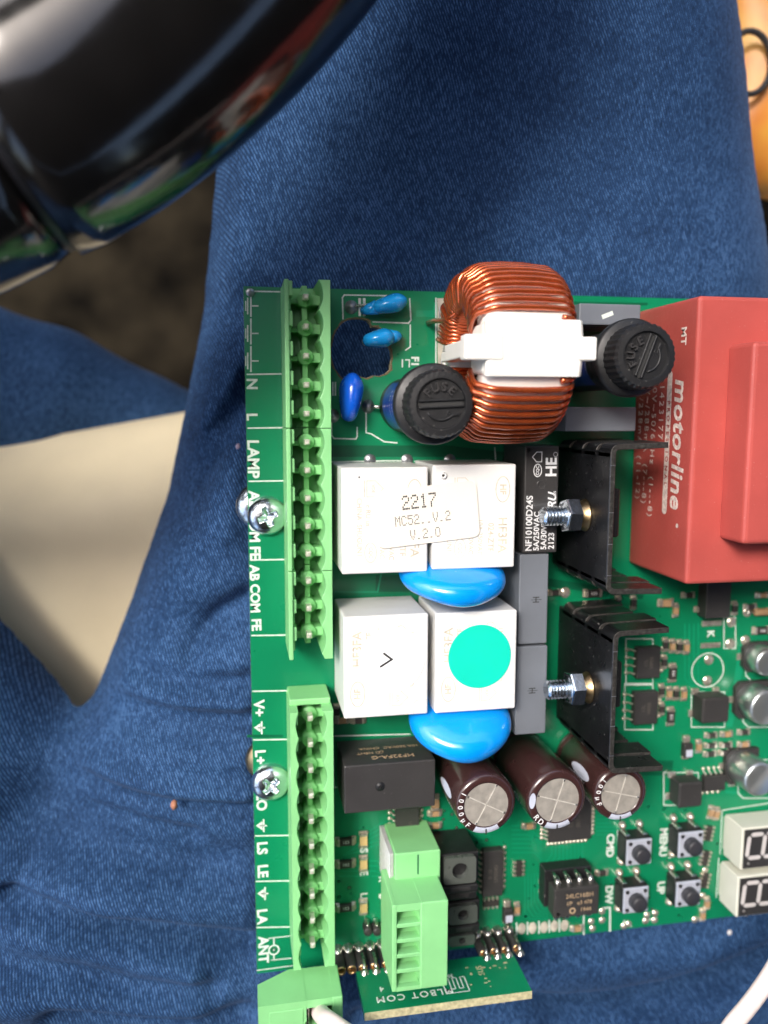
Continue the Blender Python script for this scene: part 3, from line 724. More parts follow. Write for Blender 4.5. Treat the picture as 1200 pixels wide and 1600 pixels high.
# ---- red transformer
tr = sub('transformer', board, 'large red potted transformer with white lettering on its side')
X0, Y0_, Y1_ = 77.8, -2.7, -53.9
m = MB(); m.box(X0, X0 + 62, Y1_, Y0_, .1, 22, m_red, .7, 3); m.box(X0 + 6.2, X0 + 60, -45.6, -11, 21.5, 29, m_red, .8, 3)
m.build('transformer_case', tr)
m = MB(); FL = Matrix(((0, 0, -1, 0), (-1, 0, 0, 0), (0, 1, 0, 0), (0, 0, 0, 1)))      # x->-Y, y->+Z, faces -X
def side(txt, size, yc, zc, al='CENTER', **k): m.add(text_bm(txt, size, align=al, **k), m_redprint, Matrix.Translation((X0 - .02, yc, zc)) @ FL)
side('motorline', 5.6, -28.6, 17.2, off=.13, shear=.18, space=1.06)
b = text_bm('PROFESSIONAL', 1.35, off=.02, space=1.9)
m.add(b, m_red, Matrix.Translation((X0 - .08, -28.6, 13.5)) @ FL)
bb = bmesh.new(); pts = rrect(26.8, 1.7, .8); vs = [bb.verts.new((px_, py_, 0)) for px_, py_ in pts]; bb.faces.new(vs); m.add(bb, m_redprint, Matrix.Translation((X0 - .03, -28.6, 13.5)) @ FL)
bb = bmesh.new(); bb.faces.new([bb.verts.new((math.cos(a) * .45, math.sin(a) * .45, 0)) for a in [q * .6 for q in range(10)]]); m.add(bb, m_redprint, Matrix.Translation((X0 - .03, -43.6, 18.2)) @ FL)
side('14231776', 2.3, -17.5, 10.8, 'LEFT', space=1.35); 
for txt, zc in (('230V~50/60Hz  (1---8)', 8.0), ('18V~/288mA  (7---8)', 5.4), ('8V~/228mA  (11-12)', 2.8)): side(txt, 2.3, -15.0, zc, 'LEFT', space=1.3)
side('MT', 2.4, -9.2, 17.5, 'CENTER', off=.05)
m.build('transformer_print', tr)

# ---- heatsinks: folded black plate with comb fins
def heatsink(x, ya, yb, H, label, lean, sc_=1.0):
    r = sub('heatsink', board, label, (x, (ya + yb) / 2, 0)); r.rotation_euler = (0, lean, 0)
    hy = (ya - yb) / 2; t = 1.0
    m = MB(); m.box(-t, 0, -hy + 1.2, hy - 1.2, .6, H, m_anod, .15, 1)
    m.build('back_plate', r)
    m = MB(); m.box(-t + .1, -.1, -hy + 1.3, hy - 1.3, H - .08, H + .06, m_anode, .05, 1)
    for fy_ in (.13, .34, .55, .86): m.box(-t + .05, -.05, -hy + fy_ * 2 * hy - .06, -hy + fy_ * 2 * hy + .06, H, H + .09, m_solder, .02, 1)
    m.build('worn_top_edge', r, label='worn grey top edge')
    # fins: 4 on either side, bent round the corner
    for sgn in (1, -1):
        for k in range(4):
            z1 = H - k * (H - 1.5) / 4; z0 = z1 - (H - 1.5) / 4 + 1.1
            if sgn < 0 and k == 0: pass
            fl = 9.6 + .9 * math.sin(k * 2.1)
            pts_o = []; pts_i = []
            rad = 1.6
            for q in range(7):
                a = R_(90 * q / 6)
                pts_o.append((-t + rad - rad * math.cos(a), hy - rad + rad * math.sin(a)))
                pts_i.append((-t + rad - (rad - t) * math.cos(a), hy - rad + (rad - t) * math.sin(a)))
            poly = [(-t, hy - 2.2)] + pts_o + [(fl, hy + .25), (fl, hy - t + .25)] + pts_i[::-1] + [(-t + t, hy - 2.2)]
            if sgn < 0: poly = [(a_, -b_) for a_, b_ in poly]
            m = MB(); m.prism(poly, z0, z1 - .14, m_anod); m.prism(poly, z1 - .14, z1, m_anode, bev=.1)  # paler top strip: worn edge with its highlight painted in
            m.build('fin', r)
    # bolt, nut and washer on the left face
    bz = H * .62
    TB = Matrix.Translation((-t, -.3, bz)) @ Matrix.Rotation(-math.pi / 2, 4, 'Y')
    m = MB(); prof = [(0, 8.0), (1.15, 8.0), (1.4, 7.75)]
    z_ = 7.6
    while z_ > .7: prof += [(1.5, z_), (1.5, z_ - .12), (1.14, z_ - .36), (1.14, z_ - .44)]; z_ -= .6
    prof += [(1.3, 0)]
    m.lathe(prof, m_zinc, TB @ Matrix.Diagonal((1.2, 1.2, 1.05, 1)), 32, smooth=False); m.build('bolt', r, label='threaded steel bolt end')
    m = MB(); hexp = [(3.3 * math.cos(R_(60 * k + 12)), 3.3 * math.sin(R_(60 * k + 12))) for k in range(6)]
    m.prism(hexp, 1.7, 4.1, m_zinc, TB, bev=.3); m.lathe([(1.5, 4.12), (2.4, 4.12), (2.4, 4.0)], m_zinc, TB, 20); m.build('nut', r)
    m = MB(); m.lathe([(1.3, 0.05), (3.0, .05), (2.9, .3), (2.2, 1.2), (2.3, 1.75), (1.3, 1.75)], m_brass, TB, 28); m.build('washer', r)
    m = MB(); m.box(1.4, 5.6, -4.5, 4.5, 3, 16, m_black, .3, 1); m.build('power_transistor', r)
heatsink(61.9, -28.2, -54.4, 25, 'upper black heatsink in front of the transformer', R_(0))
heatsink(63.6, -61.0, -87.3, 25, 'lower black heatsink beside the brown capacitors', R_(0))

# ---- electrolytic capacitors
def ecap(u, v, H, R, label, a_str, txts, small=False, leanv=(0, 0)):
    x_, y_ = at(u, v, H)
    r = sub('electrolytic_capacitor', board, label, (x_ + leanv[0] * -1, y_ + leanv[1] * -1, 0)); r.rotation_euler = (-leanv[1] / H, leanv[0] / H, 0)
    m = MB(); m.lathe([(0, .2), (R - .2, .2), (R, .5), (R, 1.8), (R - .35, 2.2), (R, 2.7), (R, H - 1.2), (R - .1, H - .6), (R - .35, H - .22), (R * .86, H - .05), (R * .78, H), (R * .73, H - .02), (R * .72, H - .2)], m_sleeve, None, 56)
    m.build('sleeve', r)
    m = MB(); b = bmesh.new(); n = 48; q = []
    for rr in (0, .15, .35, .55, .74):
        q.append([b.verts.new((R * rr * math.cos(2 * math.pi * i / n), R * rr * math.sin(2 * math.pi * i / n), H - .12)) for i in range(n)])
    for A, B in zip(q[:-1], q[1:]):
        for i in range(n):
            try: b.faces.new((A[i], A[(i + 1) % n], B[(i + 1) % n], B[i]))
            except Exception: pass
    m.add(b, m_alu)
    for a in (0, math.pi / 2):
        T = Matrix.Rotation(a_str + a, 4, 'Z')
        m.box(-R * .72, R * .72, -.1, .1, H - .125, H - .08, m_pin, 0, 1, T)
        for s_ in (-1, 1): m.box(s_ * R * .68 - .25, s_ * R * .68 + .25, -.16, .16, H - .12, H - .04, m_tin, .03, 1, T)
    m.build('vent_disc', r)
    m = MB()
    wa = R_(-90) + .02
    m.lathe([(R + .03, 3), (R + .03, H - 1.2), (R - .07, H - .57), (R - .32, H - .18), (R * .86, H - .01), (R * .78, H + .04), (R * .75, H + .04)], m_lav, None, 16, arc=(wa - .48, wa + .48))
    m.box(-.12, .12, -R * .98, -R * .8, H, H + .08, m_ink, 0, 1)
    for (txt, size, ang, zc, mode) in txts: text_on_cyl(m, txt, size, R, R_(ang), H - zc, m_lightprint, mode, .03)
    m.build('sleeve_print', r)
    return r, R, H
c1, *_ = ecap(760, 1258, 20, 5.75, 'left brown electrolytic capacitor under the lower blue varistor', R_(62),
     [('105°C', 2.2, 203, 5.5, 'down'), ('N4L', 1.6, 40, 1.6, 'round')])
c2, *_ = ecap(871.5, 1251, 20, 5.85, 'middle brown electrolytic capacitor', R_(72), [('105°C', 2.2, 195, 7, 'down'), ('50V 1000', 1.8, 222, 6.5, 'down')], leanv=(.5, 0))
c3, *_ = ecap(970.5, 1241, 19, 5.45, 'right brown electrolytic capacitor behind the lower heatsink', R_(75), [('105°C', 2.2, 180, 7, 'down'), ('100µF 50V', 1.8, 205, 6.5, 'down')])
def rim_text(c, R, H, txt, a_mid, step, size):
    m = MB(); letters_on_ring(m, txt, 0, 0, R * .885, a_mid, step, size, H + .04, m_lightprint, .02, flip=True, off=.02); m.build('rim_lettering', c)
rim_text(c1, 5.6, 20, '1000µF', R_(188), R_(15), 1.35); rim_text(c2, 5.7, 20, 'RD', R_(222), R_(15), 1.5); rim_text(c3, 5.3, 19, '100µF', R_(170), R_(15), 1.35)
m = MB(); m.prism([(math.cos(a) * .62, math.sin(a) * 1.5) for a in [q * math.pi / 10 for q in range(20)]], 20.03, 20.07, m_lav, Matrix.Rotation(R_(3), 4, 'Z') @ Matrix.Translation((-4.95, .7, 0)) @ Matrix.Rotation(R_(-8), 4, 'Z'))
m.build('rim_badge', c2)
def side_badge(c, R, z0, z1, a0, a1):
    m = MB(); b = bmesh.new(); n = 20
    ctr = b.verts.new((math.cos((a0 + a1) / 2) * (R + .05), math.sin((a0 + a1) / 2) * (R + .05), (z0 + z1) / 2)); rg = []
    for i in range(n):
        t = 2 * math.pi * i / n; a = (a0 + a1) / 2 + (a1 - a0) / 2 * math.cos(t); rg.append(b.verts.new((math.cos(a) * (R + .05), math.sin(a) * (R + .05), (z0 + z1) / 2 + (z1 - z0) / 2 * math.sin(t))))
    for i in range(n): b.faces.new((ctr, rg[i], rg[(i + 1) % n]))
    bmesh.ops.recalc_face_normals(b, faces=b.faces[:]); m.add(b, m_lav); m.build('side_badge', c)
side_badge(c1, 5.75, 9, 17, R_(165), R_(185)); side_badge(c3, 5.45, 8, 16, R_(150), R_(172))

# ---- SMD electrolytics (silver cans)
for u, v, Rr, H, lb in ((1203, 1036, 3.1, 5.5, 'topmost silver can capacitor at the right edge'), (1200, 1107, 3.95, 6.5, 'middle silver can capacitor at the right edge'), (1190, 1219, 3.8, 8, 'lowest silver can capacitor at the right edge')):
    x_, y_ = at(u, v, H); r = sub('can_capacitor', board, lb, (x_, y_, 0))
    m = MB(); m.lathe([(0, H), (Rr - .7, H), (Rr - .25, H - .2), (Rr, H - .7), (Rr, 2), (Rr - .3, 1.6), (Rr, 1.2), (0, 1.2)], m_aluc, None, 40); m.build('can', r)
    m = MB(); q = Rr + .15; m.prism([(-q, -q + 1.2), (-q + 1.2, -q), (q, -q), (q, q), (-q + 1.2, q), (-q, q - 1.2)], .05, 1.3, m_ic); m.box(-q - .9, -q + .3, -.7, .7, .05, .3, m_smdend); m.build('base', r)
    m = MB(); m.flat([(x_ * 0 + math.cos(a) * (Rr - .4), math.sin(a) * (Rr - .4)) for a in [R_(300 + k * 12) for k in range(9)]], H + .005, m_ink, .02); m.build('polarity_mark', r)

# ---- chips, SMD parts
def chip(name, u0, v0, u1, v1, h, label, left=0, right=0, topn=0, botn=0, leg=1.0, txt=None, tsize=1.2, trot=None):
    x0, x1, y0, y1 = rect(u0, v0, u1, v1, h); r = sub(name, board, label)
    m = MB(); m.box(x0, x1, y0, y1, .25, h, m_ic, .12, 1)
    if left or right: m.box(x0 + .3, x1 - .3, y1 - .9, y1 - .2, h - .05, h + .03, m_blackr)
    m.build('package', r)
    p = MB()
    p.tube([(-.1, 0, h * .55), (.35, 0, h * .55), (.5, 0, .2), (leg, 0, .15)], .2, m_smdend, 6); p.lathe([(0, .4), (.3, .3), (.45, .02)], m_smdend, Matrix.Translation((leg, 0, 0)), 8)
    p0 = None
    def addp(x_, y_, a):
        nonlocal p0
        if p0 is None: p0 = p.build('pin', r, (x_, y_, 0), rot=(0, 0, a))
        else: dup(p0, (x_, y_, 0), rot=(0, 0, a))
    for n_, side_ in ((left, 'l'), (right, 'r')):
        for i in range(n_): addp(x0 if side_ == 'l' else x1, y1 - (y1 - y0) * (i + .5) / n_, math.pi if side_ == 'l' else 0)
    for n_, side_ in ((topn, 't'), (botn, 'b')):
        for i in range(n_): addp(x0 + (x1 - x0) * (i + .5) / n_, y1 if side_ == 't' else y0, math.pi / 2 if side_ == 't' else -math.pi / 2)
    if p0 is None: p.bm.free()
    if txt:
        m = MB(); n_ = len(txt)
        for k, t in enumerate(txt):
            rt = trot or Matrix(); off_ = (k - (n_ - 1) / 2) * tsize * 1.15
            if trot is None: put(m, t, tsize, (x0 + x1) / 2, (y0 + y1) / 2 - off_, h + .03, m_icink, rt)
            else: put(m, t, tsize, (x0 + x1) / 2 - off_, (y0 + y1) / 2, h + .03, m_icink, rt)
        m.build('package_print', r)
    return r
chip('driver_chip', 619, 1262, 655, 1334, 2.2, 'long dark chip below the dark grey relay', left=8, right=8, txt=['ULN2003', 'A 21'], tsize=1.0, trot=CWR)
chip('driver_chip', 755, 1330, 786, 1401, 2.2, 'long dark chip right of the black blocks', left=8, right=8, txt=['LM324D', 'K 18'], tsize=1.1, trot=CCW)
chip('microcontroller', 859, 1246, 924, 1314, 1.6, 'square dark processor chip with pins all round', left=11, right=11, botn=11, topn=11, leg=1.1, txt=['PIC18F', '45K22', '2114'], tsize=1.4, trot=CWR)
chip('driver_chip', 996, 1012, 1032, 1060, 2, 'upper eight pin chip behind the lower heatsink', left=4, right=4, leg=1.5, txt=['VIPER', '17L'], tsize=1.1, trot=CCW)
chip('driver_chip', 992, 1082, 1028, 1132, 2, 'lower eight pin chip behind the lower heatsink', left=4, right=4, leg=1.5, txt=['VIPER', '17L'], tsize=1.1, trot=CCW)
chip('driver_chip', 1101, 1213, 1134, 1236, 1.8, 'small eight pin chip beside the lowest silver can', topn=4, botn=4, leg=1.1)
chip('power_diode', 1104, 908, 1142, 966, 3.5, 'black power package below the transformer', topn=2)
# inductors
for u0, v0, u1, v1, h, lb in ((1098, 1090, 1140, 1130, 4.5, 'upper square black inductor'), (1061, 1223, 1098, 1262, 4.5, 'lower square black inductor')):
    x0, x1, y0, y1 = rect(u0, v0, u1, v1, h); r = sub('inductor', board, lb)
    m = MB(); m.box(x0, x1, y0, y1, .3, h, m_ic, .5, 3); m.build('package', r)
    for a_ in ((x0 - .4, x0 + 1.4, y1 - .6, y1 + .8, .03, .9), (x1 - 1.6, x1 - .1, y1 - .6, y1 + .8, .03, .9), (x0 - .7, x0 + .8, y0, y0 + 1.6, .03, .6)): m = MB(); m.box(*a_, m_smdend, .2, 1); m.build('solder_end', r)
# DIP8 in its socket
x0, x1, y0, y1 = rect(866, 1387, 936, 1432, 8)
r = sub('memory_chip', board, 'eight pin memory chip in a black socket at the lower edge')
m = MB(); m.box(x0 - .3, x1 + .3, y0 - .4, y1 + 1.5, .1, 3.4, m_black, .2, 1); m.build('socket', r)
m = MB(); m.box(x0, x1, y0, y1, 4.6, 8, m_ic, .3, 2); m.cyl(x0 + .9, y0 + .9, 7.9, 8.02, .35, m_black, 12)
m.build('package', r)
m = MB(); put(m, '24LC16BH', 1.35, (x0 + x1) / 2 + .6, (y0 + y1) / 2 + 1.4, 8.03, m_goldink); put(m, 'I/P   e3 478', 1.2, (x0 + x1) / 2 + .6, (y0 + y1) / 2 - .2, 8.03, m_goldink); put(m, '1944', 1.25, (x0 + x1) / 2 + 2, (y0 + y1) / 2 - 1.8, 8.03, m_goldink)
m.line(ring_pts((x0 + x1) / 2 - .9, (y0 + y1) / 2 - 1.8, .55, 12), .3, 8.0, m_goldink, True); m.build('package_print', r)
p = MB(); p.tube([(0, -.3, 6.4), (0, .5, 6.5), (0, 1.0, 6.1), (0, 1.15, 4.0)], [.62, .66, .6, .35], m_tin, 8); p0 = p.build('pin', r, (x0 + 1.3, y1, 0))
for k in range(1, 4): dup(p0, (x0 + 1.3 + k * (x1 - x0 - 2.6) / 3, y1, 0))
for k in range(4): dup(p0, (x0 + 1.3 + k * (x1 - x0 - 2.6) / 3, y0, 0), rot=(0, 0, math.pi))

def make_smd(kind, L, Wd, H=.9):
    r = sub('chip_' + ('capacitor' if kind == 'cap' else 'led' if kind == 'led' else 'resistor'), board)
    m = MB(); m.box(-L / 2 + .2, L / 2 - .2, -Wd / 2 + .04, Wd / 2 - .04, .06, H, {'cap': m_smdbr, 'led': m_led, 'res': m_smdblk}[kind], .06, 1); m.build('chip', r)
    for s_ in (-1, 1):
        m = MB(); m.box(s_ * L / 2 - .35, s_ * L / 2 + .35, -Wd / 2, Wd / 2, .05, H + .04, m_smdend, .14, 1); m.box(s_ * (L / 2 + .2) - .5, s_ * (L / 2 + .2) + .5, -Wd / 2 - .12, Wd / 2 + .12, .02, .3, m_smdend, .12, 1); m.build('solder_end', r)
    if kind == 'res' and L > 2.5:
        m = MB(); put(m, '103', Wd * .6, 0, 0, H + .03, m_lightprint); m.build('chip_print', r)
    return r
protos = {}
def smd(kind, u, v, ang=0, L=2.4, Wd=1.3):
    x_, y_ = at(u, v, .5); key = (kind, L, Wd); a = R_(ang)
    if key not in protos:
        r = make_smd(kind, L, Wd); r.location = Vector((x_, y_, 0)) * S; r.rotation_euler = (0, 0, a); protos[key] = r
    else: dup(protos[key], (x_, y_, 0), rot=(0, 0, a))
for k_, u, v, a in (('res', 540, 1315, 0), ('led', 568, 1313, 90), ('res', 540, 1350, 0), ('led', 568, 1350, 90), ('res', 540, 1418, 0), ('led', 568, 1418, 90),
        ('cap', 680, 1255, 90), ('cap', 1041, 942, 0), ('res', 927, 927, 0), ('res', 1190, 985, 0), ('cap', 1193, 956, 0),
        ('res', 1051, 1052, 90), ('res', 1048, 1120, 90)):
    smd(k_, u, v, a, 3.0 if (k_ == 'res') else 2.4, 1.6)
for k_, u, v, a in (('cap', 680, 1271, 0), ('cap', 680, 1290, 0), ('cap', 680, 1307, 0), ('res', 966, 942, 90), ('res', 990, 942, 90), ('cap', 1056, 954, 90), ('res', 867, 926, 0),
        ('res', 1040, 1008, 90), ('cap', 1051, 1010, 90), ('res', 1062, 1011, 90), ('cap', 1073, 1012, 90), ('res', 1034, 1080, 90), ('cap', 1046, 1084, 90), ('res', 1057, 1084, 90), ('cap', 1069, 1085, 90),
        ('res', 1038, 1035, 90), ('res', 1034, 1108, 90), ('res', 1112, 1149, 0), ('cap', 1136, 1147, 0), ('res', 1163, 1144, 0), ('res', 1111, 1165, 0), ('res', 1135, 1164, 0), ('cap', 1163, 1163, 0),
        ('res', 1110, 1178, 0), ('res', 1133, 1176, 0), ('cap', 1160, 1174, 0), ('cap', 1092, 1167, 90), ('res', 1144, 1219, 90), ('cap', 1111, 1270, 80), ('cap', 827, 1291, 0), ('cap', 847, 1386, 90),
        ('cap', 808, 1421, 90), ('cap', 902, 1451, 0), ('res', 941, 1364, 0), ('res', 526, 1112, 90), ('cap', 1096, 952, 0), ('res', 1173, 948, 0), ('cap', 1192, 930, 0), ('res', 1076, 930, 0), ('cap', 1120, 1272, 80),
        ('cap', 1105, 1412, 90), ('cap', 1098, 1430, 90), ('res', 1148, 951, 90), ('cap', 535, 1126, 0), ('res', 560, 1126, 0)):
    smd(k_, u, v, a, 1.9, 1.15)
for u, v, a in ((1107, 1302, 80), (1102, 1341, 80), (1101, 1376, 80), (811, 1357, 90), (767, 1411, 0)):       # resistor arrays
    x_, y_ = at(u, v, .5); r = sub('resistor_array', board, None, (x_, y_, 0)); r.rotation_euler = (0, 0, R_(a))
    m = MB(); m.box(-1.7, 1.7, -.6, .6, .06, .8, m_smdblk, .05, 1); m.build('chip', r)
    m = MB(); m.box(-.25, .25, -.4, .4, .02, .75, m_smdend, .12, 1); e0 = m.build('solder_end', r, (-1.45, -.95, 0))
    for k in range(1, 8): dup(e0, (-1.45 + (k % 4) * .95, -.95 if k < 4 else .95, 0))
for u, v in ((1072, 1170), (792, 1427)):                                  # glass diodes
    x_, y_ = at(u, v, .8); r = sub('diode', board, 'dark diode with pale blue print', (x_, y_, 0))
    T = Matrix.Translation((0, 0, 1)) @ Matrix.Rotation(math.pi / 2, 4, 'X')
    m = MB(); m.box(-1.0, 1.0, -1.7, 1.5, .3, 1.9, m_ic, .2, 1); m.box(-.6, .9, -1.4, .2, 1.9, 1.93, m_lav); m.build('package', r)
    m = MB(); m.box(-.8, .8, 1.4, 3.0, .03, 1.1, m_smdend, .3, 2); m.build('solder_end', r); m = MB(); m.box(-.8, .8, -2.5, -1.6, .03, .8, m_smdend, .3, 2); m.build('solder_end', r)
# orange glass diode at the right
x_, y_ = at(1192, 956, 1); m = MB(); T = Matrix.Translation((x_, y_, 1)) @ Matrix.Rotation(math.pi / 2, 4, 'Y')
m.lathe([(0, -2), (.7, -2), (.8, -1.6), (.8, 1.6), (.7, 2), (0, 2)], m_smdbr, T, 16); m.tube([(x_ - 2, y_, 1), (x_ - 3.4, y_, .6), (x_ - 3.6, y_, 0)], .3, m_tin); m.build('diode', board, label='tan glass diode at the right edge')
m = MB()                                                                  # bare pads
def pad(u, v, r_=.9, mt=None):
    m = MB(); m.lathe([(0, .45), (r_ * .5, .4), (r_, .12), (r_ + .1, .02)], mt or m_smdend, Matrix.Translation((*at(u, v), 0)), 14); m.build('solder_pad', board)
for u, v in ((1108, 1031), (1105.5, 1064), (1168, 956), (1165, 1001), (1143, 972), (1141, 1006), (883, 926)): pad(u, v, 1.05)
for u, v in ((924, 1440), (941, 1438), (926, 1451), (975, 1447), (982, 1444), (1011, 1430), (1024, 1427), (1023, 1438), (1009, 1439), (941, 1424), (1098, 1400), (1086, 1437), (1102, 1360)): pad(u, v, .7)
for u0, v0, u1, v1 in ((1096, 969, 1127, 978), (1094, 1004, 1125, 1012)):
    a = rect(u0, v0, u1, v1); m = MB(); m.box(*a, .02, .35, m_smdend, .12, 1); m.build('solder_pad', board)
for u, v in ((815, 1451), (832, 1450), (850, 1449), (866, 1447), (882, 1446)):
    m = MB(); m.lathe([(0, .12), (.8, .1), (.95, .02)], m_beige, Matrix.Translation((*at(u, v), 0)) @ Matrix.Scale(1.4, 4, (0, 1, 0)), 18); m.build('test_pad', board)

# ---- tact switches
def tact(u, v, label):
    x_, y_ = at(u, v, 4.4); r = sub('push_button', board, label, (x_, y_, 0))
    m = MB(); m.box(-3.0, 3.0, -3.0, 3.0, .1, 3.9, m_black, .2, 1); m.build('switch_body', r)
    m = MB(); m.box(-2.85, 2.85, -2.85, 2.85, 3.9, 4.35, m_btn, .12, 1)
    for a in (-1, 1):
        for b_ in (-1, 1): m.cyl(a * 2.05, b_ * 2.05, 4.3, 4.5, .42, m_btnk, 12)
    m.build('switch_plate', r)
    m = MB(); m.lathe([(0, 6.4), (1.45, 6.4), (1.7, 6.2), (1.75, 4.3), (0, 4.3)], m_btnk, None, 28); m.build('plunger', r)
    p = MB(); p.box(-.5, .5, 2.9, 4.6, .1, .5, m_tin, .1, 1); p.box(-.5, .5, 2.9, 3.35, .3, 3, m_tin, .1, 1); p.lathe([(0, 1.3), (.5, 1.1), (.9, .1)], m_smdend, Matrix.Translation((0, 4.2, 0)), 12)
    p0 = p.build('leg', r, (-2.0, 0, 0)); q = dup(p0, (2.0, 0, 0)); dup(p0, (-2.0, 0, 0), rot=(0, 0, math.pi)); dup(p0, (2.0, 0, 0), rot=(0, 0, math.pi))
tact(999, 1332, 'push button marked CMD'); tact(1080, 1320, 'push button marked MENU'); tact(994, 1407, 'push button marked DW'); tact(1076, 1397, 'push button marked UP')

# ---- seven segment displays
def display(u, v, v2, label):
    xa, ya = at(u, v, 7.2); xb, yb = at(u - 3, v2, 7.2); yb = yb
    r = sub('digit_display', board, label); WX = 30
    m = MB(); m.box(xa, xa + WX, yb, ya, .8, 7.0, m_dispw, .2, 2); m.box(xa + .3, xa + 1.5, yb + 1, ya - 1, 0, .8, m_dispw); m.build('display_case', r)
    m = MB(); m.box(xa + .5, xa + WX - .5, yb + .25, ya - .45, 6.9, 7.2, m_dispk, .05, 1); m.build('display_face', r)
    m = MB(); hh = (ya - yb); x = xa + 1.6; top_, bot_ = ya - hh * .19, yb + hh * .30
    def seg(p, q, w_=.45):
        p, q = Vector(p), Vector(q); d = (q - p).normalized(); n_ = Vector((-d.y, d.x)) * w_; e = d * w_
        m.prism([tuple(p), tuple(p + e + n_), tuple(q - e + n_), tuple(q), tuple(q - e - n_), tuple(p + e - n_)], 7.2, 7.24, m_seg)
    for cell in range(8):
        o = x + cell * 3.75
        if cell % 2 == 0 or True:
            if cell in (2, 5): x += 1.2; o = x + cell * 3.75
            sh = .5
            seg((o + .1, top_), (o - .35, bot_)); seg((o + .35, top_ + .2), (o + 3.5, top_ + .2)); seg((o - .1, bot_ - .2), (o + 3.1, bot_ - .2))
    m.cyl(xa + 1.7, yb + hh * .15, 7.2, 7.25, .42, m_seg, 14); m.build('segment', r)
display(1161, 1295, 1360, 'upper white seven segment display'); display(1154, 1371, 1434, 'lower white seven segment display')

# ---- black blocks with round holes
def block(u0, v0, u1, v1, h, label, rib=True):
    x0, x1, y0, y1 = rect(u0, v0, u1, v1, h); r = sub('black_block', board, label)
    cx, cy, hw, hh = (x0 + x1) / 2, (y0 + y1) / 2, (x1 - x0) / 2, (y1 - y0) / 2
    m = MB(); m.box(x0 - .8, x1 + .8, y0 - .3, y1 + .3, .2, h - 1.1, m_black, .25, 2)
    m.build('block_body', r)
    m = MB(); pts = rrect(2 * hw, 2 * hh, .6); n = len(pts); b = bmesh.new(); k = 24
    o_t = [b.verts.new((cx + p[0], cy + p[1], h)) for p in pts]; rr = min(hw, hh) * .58
    tri = tessellate_polygon([[Vector((p[0], p[1], 0)) for p in pts], [Vector((rr * math.cos(2 * math.pi * i / k), rr * math.sin(2 * math.pi * i / k), 0)) for i in range(k)]])
    i_t = [b.verts.new((cx + rr * math.cos(2 * math.pi * i / k), cy + rr * math.sin(2 * math.pi * i / k), h)) for i in range(k)]
    o_b = [b.verts.new((v_.co.x, v_.co.y, h - 1.3)) for v_ in o_t]; i_b = [b.verts.new((v_.co.x, v_.co.y, h - 1.15)) for v_ in i_t]
    al = o_t + i_t
    for t in tri: b.faces.new([al[i] for i in t])
    for i in range(n): b.faces.new((o_t[i], o_t[(i + 1) % n], o_b[(i + 1) % n], o_b[i]))
    for i in range(k): b.faces.new((i_t[i], i_t[(i + 1) % k], i_b[(i + 1) % k], i_b[i]))
    bmesh.ops.recalc_face_normals(b, faces=b.faces[:]); m.add(b, m_grey2); m.build('top_plate', r, label='grey plate with a round hole')
    if rib:
        for q in range(2):
            m = MB(); yy = y0 - .7 - q * 2.1; m.box(x0 - .7, x1 + .7, yy - 1.7, yy - .05, .3, h - .6 - q * 1.0, m_black, .3, 2); m.box(x0 + 1.6, x1 - 1.0, yy - 1.2, yy - .4, h - .62 - q, h - .5 - q, m_blackr, .05, 1); m.build('rib', r)
m_grey2 = mat('block_plate_grey', (.085, .095, .085), .3, lin=True, coat=.3)
block(694, 1340, 744, 1381, 10.5, 'black block with round hole, beside the small green plug')
block(702, 1416, 746, 1444, 7.5, 'middle black block with round hole')
block(702, 1462, 742, 1478, 6.5, 'lowest black block', rib=False)
for u, v in ((671, 1331), (681, 1333), (696, 1329), (714, 1329), (724, 1327)):
    m = MB(); m.tube([(*at(u, v), 0), (*at(u, v), 2.2), (at(u, v)[0], at(u, v)[1] - 1, 3.5)], [.6, .5, .3], m_tin); m.lathe([(0, 1.6), (.6, 1.2), (1.1, .05)], m_tin, Matrix.Translation((*at(u, v), 0)), 14); m.build('solder_joint', board)
# two small upright black diodes
for u, v in ((572, 1443), (586, 1443)):
    x_, y_ = at(u, v); m = MB(); m.lathe([(0, 0), (.8, .1), (.9, .6), (.9, 2.8), (.6, 3), (0, 3)], m_ic, None, 16); m.lathe([(0, 5.0), (.3, 4.6), (.6, 3.2), (.6, 2.9)], m_tin, Matrix.Translation((0, .9, -2.6)), 10); m.build('diode', board, (x_, y_, 0))

# ---- turned pin sockets along the lower edge
sock = None
def socket(u, v):
    global sock
    x_, y_ = at(u, v)
    if sock is None:
        r = sub('socket_contact', board, None, (x_, y_, 0))
        m = MB(); m.lathe([(1.05, .3), (1.1, .6), (1.1, 5.4), (1.0, 5.6), (.62, 5.6), (.6, 4.8), (0, 4.8)], m_ic, None, 20); m.build('barrel', r)
        m = MB(); m.lathe([(.98, 5.5), (.92, 5.75), (.66, 5.8), (.5, 5.4), (.45, 4.5), (0, 4.4)], m_gold, None, 20); m.build('contact_ring', r)
        m = MB(); m.lathe([(0, 2.0), (.55, 1.8), (.9, .8), (1.15, .1)], m_tin, Matrix.Translation((-.1, .95, 0)), 14); m.build('solder_tip', r)
        sock = r
    else: dup(sock, (x_, y_, 0))
SOCK = [(528, 1489), (544, 1487), (561, 1485), (578.5, 1483), (596, 1480), (744, 1464), (760, 1461), (776.5, 1459), (794, 1456)]
for u, v in SOCK: socket(u, v)

